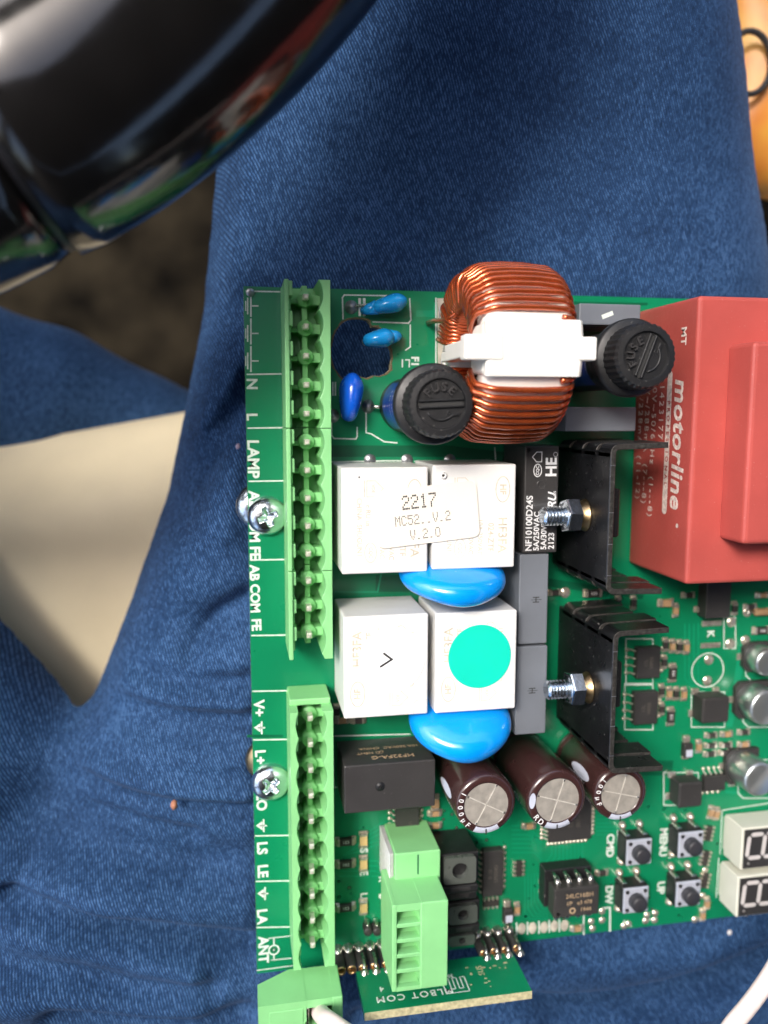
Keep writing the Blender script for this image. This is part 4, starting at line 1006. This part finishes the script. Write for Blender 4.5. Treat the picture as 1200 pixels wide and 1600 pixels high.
# ---- small header under the five way plug
m = MB(); a = rect(617, 1331, 688, 1400, 12); m.box(a[0], a[1], at(650, 1540, 12)[1] + 3, a[3], .3, 12, m_green, .25, 2)
m.box((a[0] + a[1]) / 2 - .1, (a[0] + a[1]) / 2 + .2, a[3] - 4.6, a[3] - .6, 11.95, 12.01, m_pcb3)
hd = m.build('small_pin_header', board, label='short green header under the five way plug')
m = MB(); 
for k in range(3): m.box(a[0] - .9 + k * .32, a[0] - .75 + k * .32, a[3] - 10, a[3] - .4, .3, 11.4 - k * .2, m_lightprint, .04, 1)
m.build('header_latch', hd)

# ================================================================== PLUGS, MODULE, CABLE
pl = thing('plug_terminal_block', 'small green five way plug block with a column of square openings', 'terminal block', (*at(657, 1480, 12), 12.0))
ox, oy = at(657, 1480, 12)
x0, x1, y0, y1 = rect(613, 1411, 700, 1546, 20)
x0 -= ox; x1 -= ox; y0 -= oy; y1 -= oy
m = MB(); xs = x0 + (x1 - x0) * .50
wx0, wx1 = x0 + .9, xs - .15
# body built round real wire openings
n = 5; P = (y1 - y0 - 2.2) / n; ytop = y1 - 1.4
m.box(xs, x1, y0, y1, -4.0, 8.0, m_green, .25, 2)
m.box(x0, wx0, y0, y1, -4.0, 7.9, m_green, .2, 2)
m.box(x0 + .1, x1 - .1, y0 + .1, y1 - .1, -4.05, 3.5, m_green)
m.box(wx0 - .1, wx1 + .3, ytop, y1 - .02, -3.9, 7.85, m_green); m.box(wx0 - .1, wx1 + .3, y0 + .02, y0 + .8, -3.9, 7.85, m_green)
for k in range(1, n): yy = ytop - k * P; m.box(wx0 - .1, wx1 + .3, yy - .25, yy + .5, -3.9, 7.8, m_green, .1, 1)
m.box(x1 - 1.0, x1 - .9, y0 + .05, y1 - .05, 7.9, 8.02, m_green)
m.build('plug_housing', pl)
for k in range(n):
    yy = ytop - k * P; m = MB()
    m.prism([(wx0 + .3, yy - P * .70), (wx1 - .5, yy - P * .70), (wx1 - .9, yy - .35), (wx0 + .3, yy - .35)], 3.4, 4.0, m_black)
    b = bmesh.new(); v_ = [b.verts.new(c_) for c_ in ((wx1 - .4, yy - P + .4, 4), (wx1 + .3, yy - P + .4, 7.6), (wx1 + .3, yy - .4, 7.6), (wx1 - .9, yy - .4, 4))]; b.faces.new(v_); m.add(b, m_green)
    b = bmesh.new(); v_ = [b.verts.new(c_) for c_ in ((wx0, yy - P * .68, 3.9), (wx1, yy - P * .68, 3.9), (wx1, yy - P + .2, 7.0), (wx0, yy - P + .2, 7.0))]; b.faces.new(v_); m.add(b, m_green)
    m.build('wire_opening', pl)

pb = thing('plug_terminal_block', 'larger green plug block at the bottom edge with a white wire in it', 'terminal block', (*at(470, 1560, 14), 6))
ox, oy = at(470, 1560, 14)
x0, x1, y0, y1 = rect(404, 1562, 536, 1640, 17); x0 -= ox; x1 -= ox; y0 -= oy; y1 -= oy; y1 = at(470, 1565, 17)[1] - oy
m = MB()
# body with sloping shoulder
wx0 = at(478, 1580, 17)[0] - ox; wx1 = at(519, 1580, 17)[0] - ox; wy = y1 - 1.6; wyb = wy - 4.5
m.box(x0, wx0, y0, y1 - 4, 2, 11, m_green, .25, 2); m.box(wx1, x1, y0, y1 - .02, 2.02, 11, m_green, .25, 2)
m.box(wx0 - .2, wx1 + .2, wy, y1 - .04, 2.1, 10.9, m_green); m.box(wx0 - .2, wx1 + .2, y0, wyb, 2.1, 10.9, m_green); m.box(wx0 - .2, wx1 + .2, y0, y1 - .1, 2.05, 5, m_black)
m.prism([(x0 + .0, 5.2), (x0 + 6, 2), (wx0 + .1, 2), (wx0 + .1, 10.98), (x0 + .0, 10.98)], -y1, -y1 + 4.4, m_green, Matrix.Rotation(math.pi / 2, 4, 'X'), bev=.2)
m.box(x0 + 1, x1 - 1, y0, y1 - 10, -7, 2.1, m_green, .2, 1)
m.box(x0 + 2.0, wx0 - .5, y0 + .5, y1 - 1.4, 10.95, 11.12, m_green, .08, 1)
m.build('plug_housing', pb)
m = MB(); m.box(wx0 + .1, wx0 + .6, wyb + .3, wy - .3, 6, 10.6, m_tin, .1, 1); m.box(wx0 + .1, wx1 - .1, wy - 1.0, wy - .3, 5, 8, m_tin, .1, 1); m.build('wire_clamp', pb)

# cable
pts = [at(497, 1577, 13) + (13,), at(505, 1588, 19) + (19,), at(520, 1599, 23) + (23,), at(560, 1625, 25) + (25,), at(680, 1690, 27) + (27,), at(860, 1725, 28) + (28,), at(1010, 1700, 28) + (28,), at(1110, 1640, 28) + (28,), at(1148, 1597, 28) + (28,), at(1180, 1558, 27) + (27,), at(1213, 1508, 26) + (26,), at(1260, 1420, 22) + (22,), (150, -60, 12), (190, 10, -8), (230, 60, -60)]
# smooth (Catmull-Rom)
sm = []
for i in range(len(pts) - 1):
    p0, p1, p2, p3 = [Vector(pts[max(0, min(len(pts) - 1, i + k))]) for k in (-1, 0, 1, 2)]
    for q in range(10):
        t = q / 10; sm.append(.5 * ((2 * p1) + (-p0 + p2) * t + (2 * p0 - 5 * p1 + 4 * p2 - p3) * t * t + (-p0 + 3 * p1 - 3 * p2 + p3) * t ** 3))
sm.append(Vector(pts[-1])); o0 = sm[0].copy()
m = MB(); m.tube([p - o0 for p in sm], 1.6, m_wire, 20)
cb = m.build('white_cable', None, tuple(o0)); tag(cb, 'thin white cable leaving the larger green plug and crossing the bottom right corner', 'cable')

# radio module standing upright behind the sockets
md = thing('plug_in_module', 'small green plug-in board standing on edge at the bottom', 'circuit board', (19.3, -133.3, 6.5))
ZT = 18.2 - 6.5; WM = 32.6
m = MB(); m.box(0, WM, -1.6, 0, .4, ZT, m_pcb, 0); m.box(0, WM, -1.6, .004, ZT, ZT + .02, m_fr4)
m.box(.0, WM, -1.595, -.005, ZT - .01, ZT + .03, m_fr4)
m.build('module_board', md)
m = MB(); FM = Matrix.Rotation(math.pi, 4, 'Z') @ Matrix.Rotation(math.pi / 2, 4, 'X')
m.add(text_bm('MLBOT COM', 2.2, off=.03, space=1.25), m_silk, Matrix.Translation((10.2, .02, ZT - 2.9)) @ FM)
m.add(text_bm('4', 1.8, off=.02), m_silk, Matrix.Translation((4.2, .02, ZT - 5.6)) @ FM)
m.add(text_bm('30', 1.2, off=.02), m_silk, Matrix.Translation((18.2, .02, 4.9)) @ FM)
def vl(pts_, wd=.22):
    b = bmesh.new()
    for a, c_ in zip(pts_[:-1], pts_[1:]):
        a, c_ = Vector(a), Vector(c_); d = (c_ - a).normalized(); n_ = Vector((-d.y, d.x)) * wd / 2
        b.faces.new([b.verts.new((q.x, .03, q.y)) for q in (a - n_, c_ - n_, c_ + n_, a + n_)])
    m.add(b, m_silk)
sx, sz = 16.2, 5.6
vl([(sx, sz), (sx, sz + 4.0), (sx + 4.6, sz + 4.0), (sx + 4.6, sz), (sx + 3.7, sz), (sx + 3.7, sz + 3), (sx + 2.9, sz + 3), (sx + 2.9, sz), (sx + 2.1, sz), (sx + 2.1, sz + 3.0), (sx + 1.3, sz + 3), (sx + 1.3, sz), (sx, sz)])
m.build('module_lettering', md)
m = MB(); m.add(text_bm('SUS', 1.7, off=.01), m_fr4, Matrix.Translation((24.5, .02, 4.5)) @ FM @ CWR)
for k in range(14):
    xx, zz_ = random.uniform(21, 31), random.uniform(2.5, 9.5); m.box(xx, xx + random.uniform(.2, .8), 0, .03, zz_, zz_ + random.uniform(.15, .4), m_fr4)
m.build('scratched_mask', md)
p = MB(); p.tube([(0, 1.4, -2.5), (0, 1.4, -.2), (0, .9, .6), (0, .2, 1.1)], .32, m_tin, 8); p.lathe([(0, 1.0), (.5, .7), (.85, .1), (.9, 0)], m_tin, Matrix.Translation((0, 0, 1.1)) @ Matrix.Rotation(-math.pi / 2, 4, 'X'), 12)
pp = None
for u, v in SOCK[2:]:
    xw, yw = at(u, v)
    if pp is None: pp = p.build('module_pin', md, (xw - 19.3, 0, 0))
    else: dup(pp, (xw - 19.3, 0, 0))

# ================================================================== JEANS
def denim(name):
    m = bpy.data.materials.new(name); m.use_nodes = True; n = m.node_tree; L = n.links; b = n.nodes['Principled BSDF']
    tc = n.nodes.new('ShaderNodeTexCoord')
    def N(t, **k):
        q = n.nodes.new(t)
        for a, v in k.items(): q.inputs[a].default_value = v
        return q
    # warp the weave a little so that it wanders like cloth
    wn = N('ShaderNodeTexNoise', Scale=.35, Detail=2.0); L.new(tc.outputs['Object'], wn.inputs['Vector'])
    vm = n.nodes.new('ShaderNodeVectorMath'); vm.operation = 'MULTIPLY_ADD'; L.new(wn.outputs['Color'], vm.inputs[0]); vm.inputs[1].default_value = (.28, .28, 0); L.new(tc.outputs['Object'], vm.inputs[2])
    mp = n.nodes.new('ShaderNodeMapping'); mp.inputs['Rotation'].default_value = (0, 0, R_(-22)); L.new(vm.outputs[0], mp.inputs['Vector'])
    wv = n.nodes.new('ShaderNodeTexWave'); wv.wave_type = 'BANDS'; wv.bands_direction = 'X'; wv.inputs['Scale'].default_value = 5.9; wv.inputs['Distortion'].default_value = 1.5; wv.inputs['Detail'].default_value = 2; wv.inputs['Detail Scale'].default_value = 5; wv.inputs['Detail Roughness'].default_value = .7
    L.new(mp.outputs[0], wv.inputs['Vector'])
    m2 = n.nodes.new('ShaderNodeMapping'); m2.inputs['Rotation'].default_value = (0, 0, R_(-22)); m2.inputs['Scale'].default_value = (22, 6, 6); L.new(vm.outputs[0], m2.inputs['Vector'])
    sn = N('ShaderNodeTexNoise', Scale=1.15, Detail=4.0, Roughness=.8); L.new(m2.outputs[0], sn.inputs['Vector'])
    cr_ = n.nodes.new('ShaderNodeMapRange'); cr_.inputs['From Min'].default_value = .26; cr_.inputs['From Max'].default_value = .68; L.new(sn.outputs['Fac'], cr_.inputs['Value'])
    wr_ = n.nodes.new('ShaderNodeMapRange'); wr_.inputs['To Min'].default_value = .27; wr_.inputs['To Max'].default_value = .78; L.new(wv.outputs['Fac'], wr_.inputs['Value'])
    mul = n.nodes.new('ShaderNodeMath'); mul.operation = 'MULTIPLY'; L.new(wr_.outputs[0], mul.inputs[0]); L.new(cr_.outputs[0], mul.inputs[1])
    big = N('ShaderNodeTexNoise', Scale=.16, Detail=3.0); L.new(tc.outputs['Object'], big.inputs['Vector'])
    mid = N('ShaderNodeTexNoise', Scale=1.1, Detail=4.0); L.new(tc.outputs['Object'], mid.inputs['Vector'])
    ad = n.nodes.new('ShaderNodeMath'); ad.operation = 'MULTIPLY_ADD'; L.new(mid.outputs['Fac'], ad.inputs[0]); ad.inputs[1].default_value = .22; L.new(mul.outputs[0], ad.inputs[2])
    ad2 = n.nodes.new('ShaderNodeMath'); ad2.operation = 'MULTIPLY_ADD'; L.new(big.outputs['Fac'], ad2.inputs[0]); ad2.inputs[1].default_value = .34; L.new(ad.outputs[0], ad2.inputs[2])
    rp = n.nodes.new('ShaderNodeValToRGB'); e = rp.color_ramp.elements
    e[0].position = .28; e[0].color = (.005, .016, .046, 1); e[1].position = .87; e[1].color = (.075, .165, .34, 1)
    k = e.new(.49); k.color = (.010, .034, .094, 1); k = e.new(.65); k.color = (.020, .062, .155, 1)
    L.new(ad2.outputs[0], rp.inputs['Fac']); L.new(rp.outputs['Color'], b.inputs['Base Color'])
    b.inputs['Roughness'].default_value = .85; b.inputs['Specular IOR Level'].default_value = .2
    b.inputs['Sheen Weight'].default_value = .10; b.inputs['Sheen Roughness'].default_value = .4; b.inputs['Sheen Tint'].default_value = (.4, .6, 1, 1)
    bp = n.nodes.new('ShaderNodeBump'); bp.inputs['Strength'].default_value = .3; bp.inputs['Distance'].default_value = .025
    L.new(mul.outputs[0], bp.inputs['Height']); L.new(bp.outputs['Normal'], b.inputs['Normal'])
    return m
m_denim = denim('blue_denim')

person = thing('person', 'seated person in blue jeans with the circuit board on the lap', 'person', (0, 0, -60))
PX = lambda u, v, h: np.array(at(u, v, h))
def seg_dist(X, Y, a, b):
    d = b - a; L2 = (d ** 2).sum(); t = np.clip(((X - a[0]) * d[0] + (Y - a[1]) * d[1]) / L2, 0, 1)
    return np.hypot(X - a[0] - t * d[0], Y - a[1] - t * d[1]), t
def poly_dist(X, Y, P):
    D = np.full(X.shape, 1e9)
    for a, b in zip(P[:-1], P[1:]): D = np.minimum(D, seg_dist(X, Y, a, b)[0])
    return D
g = 1.0
xs_ = np.arange(-190, 190, g); ys_ = np.arange(-230, 170, g)
X, Y = np.meshgrid(xs_, ys_)
HZ = -32
left = [PX(335, -400, HZ), PX(330, 100, HZ), PX(318, 270, HZ), PX(299, 480, HZ), PX(268, 650, HZ), PX(242, 770, HZ), PX(188, 930, HZ), PX(128, 1090, HZ), PX(85, 1150, HZ), PX(-60, 1330, HZ), PX(-300, 1500, HZ)]
right = [PX(1100, -400, HZ), PX(1163, 0, HZ), PX(1182, 160, HZ), PX(1197, 320, HZ), PX(1230, 600, HZ), PX(1290, 1000, HZ), PX(1400, 1600, HZ), PX(1500, 2200, HZ)]
def xof(P, y):
    P = sorted(P, key=lambda p: p[1]); return np.interp(y, [p[1] for p in P], [p[0] for p in P])
XL, XR = xof(left, Y), xof(right, Y)
def dome(d, w_, H): c = np.clip(d / w_, 0, 1); return -H * (1 - np.sqrt(np.maximum(0, 1 - (1 - c) ** 2)))
bottomless = -140.0
dR = np.minimum(X - XL, XR - X) * .97
zR = np.where(dR > 0, -7 + dome(dR, 42, 38), bottomless)
# left thigh / crotch: everything below a line
a, b_ = PX(0, 988, HZ), PX(128, 1128, HZ); d = (b_ - a) / np.linalg.norm(b_ - a); nn = np.array([d[1], -d[0]])
dL = (X - a[0]) * nn[0] + (Y - a[1]) * nn[1]
if nn[1] > 0: dL = -dL
zL = np.where(dL > 0, -14 + dome(dL, 38, 34), bottomless)
Z = np.maximum(zR, zL)
# the seam valley running from the crotch to the left
P = [PX(u, v, -20) for u, v in ((135, 1080), (112, 1105), (80, 1120), (45, 1150), (0, 1215), (-60, 1290))]
D = poly_dist(X, Y, P); Z = Z - 4.5 * np.exp(-(D / 1.6) ** 2) * (Z > -100)
P2 = [PX(u, v, -14) for u, v in ((150, 1098), (110, 1120), (70, 1150), (20, 1215), (-50, 1300))]
Z = Z + 2.0 * np.exp(-(poly_dist(X, Y, P2) / 2.2) ** 2) * (Z > -100)
def fold(pxs, amp, wd, h=-8):
    global Z
    P = [PX(u, v, h) for u, v in pxs]; D = poly_dist(X, Y, P); Z = Z + 2.6 * amp * np.exp(-(D / wd) ** 2) * (Z > -100)
fold([(60, 1135), (160, 1105), (260, 1108), (385, 1098)], 1.8, 3.5); fold([(150, 1120), (280, 1122), (385, 1118)], -1.3, 2.5)
fold([(0, 1232), (120, 1232), (260, 1238), (390, 1240)], 2.2, 3.2); fold([(0, 1248), (140, 1248), (280, 1256), (390, 1258)], -2.0, 3.0)
fold([(0, 1345), (150, 1352), (300, 1368), (390, 1372)], -3.0, 7); fold([(0, 1395), (160, 1396), (300, 1400), (390, 1390)], 2.5, 6)
fold([(0, 1425), (80, 1432), (160, 1452), (260, 1462), (390, 1480)], -2.6, 2.8); fold([(0, 1445), (90, 1455), (180, 1474), (300, 1500)], 1.4, 3.5)
fold([(0, 1540), (140, 1545), (300, 1560)], 2.2, 7)
fold([(790, 1552), (880, 1562), (960, 1560), (1040, 1545), (1120, 1510), (1200, 1475)], -3.2, 1.9); fold([(790, 1572), (880, 1584), (960, 1584), (1060, 1570), (1140, 1535), (1200, 1506)], 2.6, 4)
fold([(840, 1500), (960, 1505), (1080, 1480), (1200, 1430)], 1.2, 6); fold([(560, 1590), (780, 1570)], -1.5, 3)
fold([(400, 600), (350, 680), (290, 760), (262, 830)], -2.4, 3.2, -14); fold([(385, 540), (345, 610), (300, 690)], 1.6, 4, -16)
fold([(358, 210), (350, 300), (335, 400), (330, 470)], -1.6, 3.2, -20); fold([(395, 190), (385, 300), (370, 420)], 1.4, 5, -16)
fold([(355, 760), (320, 860), (250, 960)], 1.4, 7, -14); fold([(240, 1000), (330, 980), (390, 960)], -1.2, 5); fold([(180, 1060), (300, 1050), (390, 1030)], 1.0, 5)
fold([(560, 260), (640, 330), (700, 420), (760, 470)], -1.0, 9); fold([(520, 120), (600, 60), (720, 20)], .8, 10)
fold([(0, 1290), (90, 1300), (190, 1296), (300, 1310)], -1.2, 2.2); fold([(40, 1180), (160, 1176), (250, 1190), (385, 1184)], 1.0, 3)
fold([(0, 1500), (120, 1512), (210, 1530), (330, 1536)], -1.3, 2.4); fold([(90, 1575), (220, 1588), (380, 1582)], -1.4, 3)
fold([(300, 1020), (345, 960), (385, 930)], -1.3, 2.5, -14); fold([(215, 1075), (290, 1078), (385, 1066)], -1.2, 2.4)
fold([(385, 640), (350, 730), (345, 820)], 1.2, 4, -14); fold([(850, 1585), (960, 1600), (1100, 1588)], -1.2, 3)
# gentle unevenness
rng = np.random.RandomState(3)
for _ in range(26):
    kx, ky = rng.uniform(-.16, .16), rng.uniform(-.16, .16); Z += rng.uniform(.05, .22) * np.sin(X * kx + Y * ky + rng.uniform(0, 6.3)) * (Z > -100)
# the board and its screws press the cloth down a little
inb = np.clip(np.minimum(np.minimum(X + 2, BW + 2 - X), np.minimum(-Y + 2, Y + BH + 2)) / 6, 0, 1)
Z = Z - inb * 2.2 * (Z > -100)
Z = np.minimum(Z, -3.2 + np.maximum(0, 1 - inb) * 6)
idx = -np.ones(X.shape, int); verts = []; faces = []
keep = Z > -46
for i in range(X.shape[0]):
    for j in range(X.shape[1]):
        if keep[i, j]: idx[i, j] = len(verts); verts.append((X[i, j] * S, Y[i, j] * S, Z[i, j] * S + 6))
for i in range(X.shape[0] - 1):
    for j in range(X.shape[1] - 1):
        q = (idx[i, j], idx[i, j + 1], idx[i + 1, j + 1], idx[i + 1, j])
        if min(q) >= 0: faces.append(q)
me = bpy.data.meshes.new('jeans'); me.from_pydata(verts, [], faces); me.materials.append(m_denim)
bmj = bmesh.new(); bmj.from_mesh(me)
# close the legs: let the open rim hang down to the seat
rim = [e for e in bmj.edges if e.is_boundary]
ext = bmesh.ops.extrude_edge_only(bmj, edges=rim); 
for v in [q for q in ext['geom'] if isinstance(q, bmesh.types.BMVert)]: v.co.z = -1.2
for f in bmj.faces: f.smooth = True
steep = [v for v in bmj.verts if v.co.z < 6 - 2.0]
for _ in range(50): bmesh.ops.smooth_vert(bmj, verts=steep, factor=.5, use_axis_x=True, use_axis_y=True, use_axis_z=True)
bmesh.ops.recalc_face_normals(bmj, faces=bmj.faces[:]); bmj.to_mesh(me); bmj.free()
jo = bpy.data.objects.new('jeans', me); col.objects.link(jo); jo.parent = person

# other trouser leg, lower down and out of focus
m = MB(); pts = [PX(-180, 600, -95), PX(-60, 610, -95), PX(60, 640, -100), PX(160, 665, -108), PX(260, 690, -116), PX(420, 730, -125)]
path = []; rads = []
for k, p in enumerate(pts): path.append((p[0], p[1], -104 - k * 3)); rads.append([30, 29, 27, 24, 19, 15][k] * .93)
sp = []; sr = []
for i in range(len(path) - 1):
    for q in range(8):
        t = q / 8; sp.append(tuple(Vector(path[i]).lerp(Vector(path[i + 1]), t))); sr.append((rads[i] * (1 - t) + rads[i + 1] * t) * (1 + .03 * math.sin((i * 8 + q) * .45)))
m.tube([(a[0], a[1], a[2] + 60) for a in sp], sr, m_denim, 40); m.build('trouser_leg', person, label='dark blue trouser leg below the seat edge')

# ================================================================== SEAT, FLOOR, WHEEL, BAG
m_seat = mat('cream_seat', (.78, .67, .46), .6, lin=True, var=.13, vscale=.25, bump=.3, bscale=12)
m_floor = mat('dark_floor_mat', (.020, .016, .010), .9, spec=.1, lin=True, var=.97, vscale=.28, bump=.5, bscale=3)
seat = thing('car_seat', 'cream car seat cushion between the jeans legs', 'car seat', (-40, -80, -100))
A, B = PX(-40, 790, -62), PX(320, 722, -62); dd = (B - A); dd /= np.linalg.norm(dd); nd = np.array([dd[1], -dd[0]])
if nd[1] > 0: nd = -nd
m = MB(); b = bmesh.new(); U = 60; V = 60; grid = []
for i in range(U + 1):
    row = []
    for j in range(V + 1):
        s_ = -260 + 520 * i / U; t = -14 + 330 * (j / V) ** 1.3
        z_ = -62 - 26 * (1 - min(1, max(0, (t + 14) / 26))) ** 2.2 + 2.0 * math.exp(-((t - 30) / 18) ** 2) + 1.2 * math.sin(s_ * .03)
        p = A + dd * s_ + nd * t; row.append(b.verts.new((p[0] + 40, p[1] + 80, z_ + 100)))
    grid.append(row)
for i in range(U):
    for j in range(V): b.faces.new((grid[i][j], grid[i + 1][j], grid[i + 1][j + 1], grid[i][j + 1]))
e = bmesh.ops.extrude_edge_only(b, edges=[q for q in b.edges if q.is_boundary])
for v in [q for q in e['geom'] if isinstance(q, bmesh.types.BMVert)]: v.co.z = -40
bmesh.ops.recalc_face_normals(b, faces=b.faces[:]); m.add(b, m_seat, None, True); m.build('seat_cushion', seat)

m = MB(); b = bmesh.new(); gsz = 48; vv = [[b.verts.new((-900 + 1800 * i / gsz, -900 + 1800 * j / gsz, 3 * math.sin(i * 1.3) * math.cos(j * .9))) for j in range(gsz + 1)] for i in range(gsz + 1)]
for i in range(gsz):
    for j in range(gsz): b.faces.new((vv[i][j], vv[i + 1][j], vv[i + 1][j + 1], vv[i][j + 1]))
m.add(b, m_floor, None, True); fl = m.build('floor', None, (0, 0, -330)); fl['kind'] = 'structure'

m_leather = mat('gloss_black_leather', (.008, .0075, .0075), .15, coat=.4, lin=True, var=.2, bump=.10, bscale=3)
m_trim = mat('matt_black_trim', (.014, .014, .018), .45, lin=True, bump=.2, bscale=14)
sw = thing('steering_wheel', 'thick glossy black steering wheel rim crossing the top left corner', 'steering wheel')
RM, RT = 125.0, 17.0
zc = 40.0; p0 = np.array(at(200, 80, zc)); no = np.array([.640, -.768]); ctr = p0 - no * RM
sw.location = Vector((ctr[0], ctr[1], zc)) * S
sw.rotation_euler = (R_(0), R_(0), 0)
def arc(a0, a1, n, rt, mt, name, parent, wob=0):
    m = MB(); pts = [(RM * math.cos(a0 + (a1 - a0) * i / n), RM * math.sin(a0 + (a1 - a0) * i / n), 0) for i in range(n + 1)]
    m.tube(pts, [rt(i / n) if callable(rt) else rt for i in range(n + 1)], mt, 40, caps=True); return m.build(name, parent)
am = math.atan2(no[1], no[0]); a_seam = am - R_(8.8)
arc(a_seam, a_seam + R_(250), 150, lambda t: RT - (.6 if t < .004 else 0), m_leather, 'leather_rim', sw)
arc(a_seam - R_(.35), a_seam, 4, RT - 1.6, m_trim, 'seam_groove', sw)
arc(a_seam - R_(110), a_seam - R_(.35), 90, lambda t: RT - .9 - (.6 if t > .995 else 0), m_leather, 'lower_rim', sw)
m = MB(); m.lathe([(0, -28), (48, -28), (56, -22), (56, 2), (46, 10), (0, 14)], m_trim, None, 48); m.build('hub', sw)
for k, aa in enumerate((am + R_(40), am + R_(180), am - R_(70))):
    m = MB(); T = Matrix.Rotation(aa, 4, 'Z'); m.box(45, RM - 5, -16, 16, -14, -2, m_trim, 4, 3, T); m.build('spoke', sw)

# printed bag beside the leg
def bagmat():
    m = bpy.data.materials.new('printed_orange'); m.use_nodes = True; n = m.node_tree; L = n.links; b = n.nodes['Principled BSDF']
    tc = n.nodes.new('ShaderNodeTexCoord'); nz = n.nodes.new('ShaderNodeTexNoise'); nz.inputs['Scale'].default_value = .55; nz.inputs['Detail'].default_value = 2
    L.new(tc.outputs['Object'], nz.inputs['Vector']); rp = n.nodes.new('ShaderNodeValToRGB'); e = rp.color_ramp.elements
    e[0].position = .36; e[0].color = (.05, .03, .06, 1); e[1].position = .62; e[1].color = (.80, .42, .06, 1)
    k = e.new(.41); k.color = (.70, .20, .03, 1); k = e.new(.5); k.color = (.78, .30, .05, 1)
    L.new(nz.outputs['Fac'], rp.inputs['Fac']); L.new(rp.outputs['Color'], b.inputs['Base Color']); b.inputs['Roughness'].default_value = .4
    return m
m_bag = bagmat()
bx_, by_ = at(1230, 150, -70)
bag = thing('printed_bag', 'orange and yellow printed bag beside the right thigh', 'bag', (bx_ + 6, by_, -55))
m = MB(); b = bmesh.new(); bmesh.ops.create_uvsphere(b, u_segments=48, v_segments=24, radius=1)
for v in b.verts:
    p = v.co; p.x = math.copysign(abs(p.x) ** .6, p.x) * 42; p.y = math.copysign(abs(p.y) ** .55, p.y) * 34; p.z *= 16; p.z += 1.2 * math.sin(p.x * .2) * math.cos(p.y * .16)
m.add(b, m_bag, None, True); m.build('bag_body', bag)
m = MB(); m.tube([(-38 + 6 * math.cos(t), -5 + 7.5 * math.sin(t), 14.2) for t in [k * 2 * math.pi / 24 for k in range(24)]], .8, m_ink, 8, closed=True); m.build('printed_ring', bag)
x_, y_ = at(1210, 30, -70); m = MB(); m.box(-30, 30, -7, 9, -14, 10, mat('seat_trim_brown', (.13, .10, .07), .7, lin=True), 4, 4)
sb = m.build('side_trim', None, (x_ + 22, y_, -85)); tag(sb, 'grey brown trim piece behind the orange bag', 'trim')

# crumbs and lint on the denim
cr = []
for u, v, h, r_, c_, lb in ((272, 1256, -6, .75, (.40, .17, .10), 'orange crumb on the jeans left of the board'), (323, 1493, -6, .45, (.6, .6, .62), 'white lint speck on the jeans near the bottom left'),
                       (1139, 1456, -5, .5, (.7, .7, .7), 'white lint speck on the jeans below the display'), (372, 698, -9, .5, (.4, .32, .42), 'pale lint speck on the jeans left of LAMP'), (786, 1562, -4, .4, (.7, .7, .72), 'white lint speck below the plug-in board')):
    x_, y_ = at(u, v, h); j = int(round((x_ - xs_[0]) / g)); i = int(round((y_ - ys_[0]) / g)); zz_ = float(Z[i, j])
    x_, y_ = at(u, v, zz_)
    m = MB(); b = bmesh.new(); bmesh.ops.create_icosphere(b, subdivisions=2, radius=r_)
    for v_ in b.verts: v_.co *= random.uniform(.8, 1.15); v_.co.y *= 1.4
    m.add(b, mat('crumb_' + str(len(cr)), c_, .7, lin=True), None, True); o = m.build('crumb', None, (x_, y_, zz_ + r_ * .5)); tag(o, lb, 'crumb', 'specks on the jeans'); cr.append(o)

# ---- unseen car cabin added to shape the light: lining overhead, door and pillars beside the open windows
m_lining = mat('roof_lining', (.10, .095, .085), .9, lin=True, var=.05, vscale=.05)
m_door = mat('door_trim', (.05, .045, .04), .6, lin=True, var=.1, vscale=.1)
car = thing('car_cabin', 'unseen car cabin shaped for the light, grey roof lining with a made-up opening, door and pillars', 'car', (0, 0, -330))
def slab(name, a, mt, bev=8):
    q = MB(); x0, x1, y0, y1, z0, z1 = a; q.box(x0, x1, y0, y1, z0 + 330, z1 + 330, mt, bev, 3); q.build(name, car)
for a_ in ((-440, 560, -800, 30, 430, 470), (-440, 560, 330, 470, 430, 470), (0, 560, 30.5, 329.5, 430, 469), (-440, -400, 30.5, 329.5, 430, 469)): slab('roof_lining', a_, m_lining, 6)  # overhead opening between the slabs is invented, for the highlight on the wheel rim
slab('door', (-520, -470, -700, 700, -330, 60), m_door, 12)
slab('door', (600, 650, -700, 700, -330, 330), m_door, 12)  # unseen door, built up high to block a reflection on the wheel rim
slab('pillar', (-520, -470, -420, -330, 60, 470), m_door, 12)
slab('rear_bulkhead', (-520, 650, -860, -800, -330, 425), m_door, 12)  # unseen wall, raised to shut out a bluish reflection on the wheel
slab('dashboard', (-520, 650, 480, 700, -330, 60), m_door, 30)
for o in list(bpy.data.objects):
    if o.type == 'MESH' and o.parent is not None and ('print' in o.name and 'ring' not in o.name or 'lettering' in o.name.split('.')[0] and o.name.split('.')[0] != 'lettering' or o.name.split('.')[0] in ('scratched_mask', 'segment')):
        o['kind'] = 'stuff'
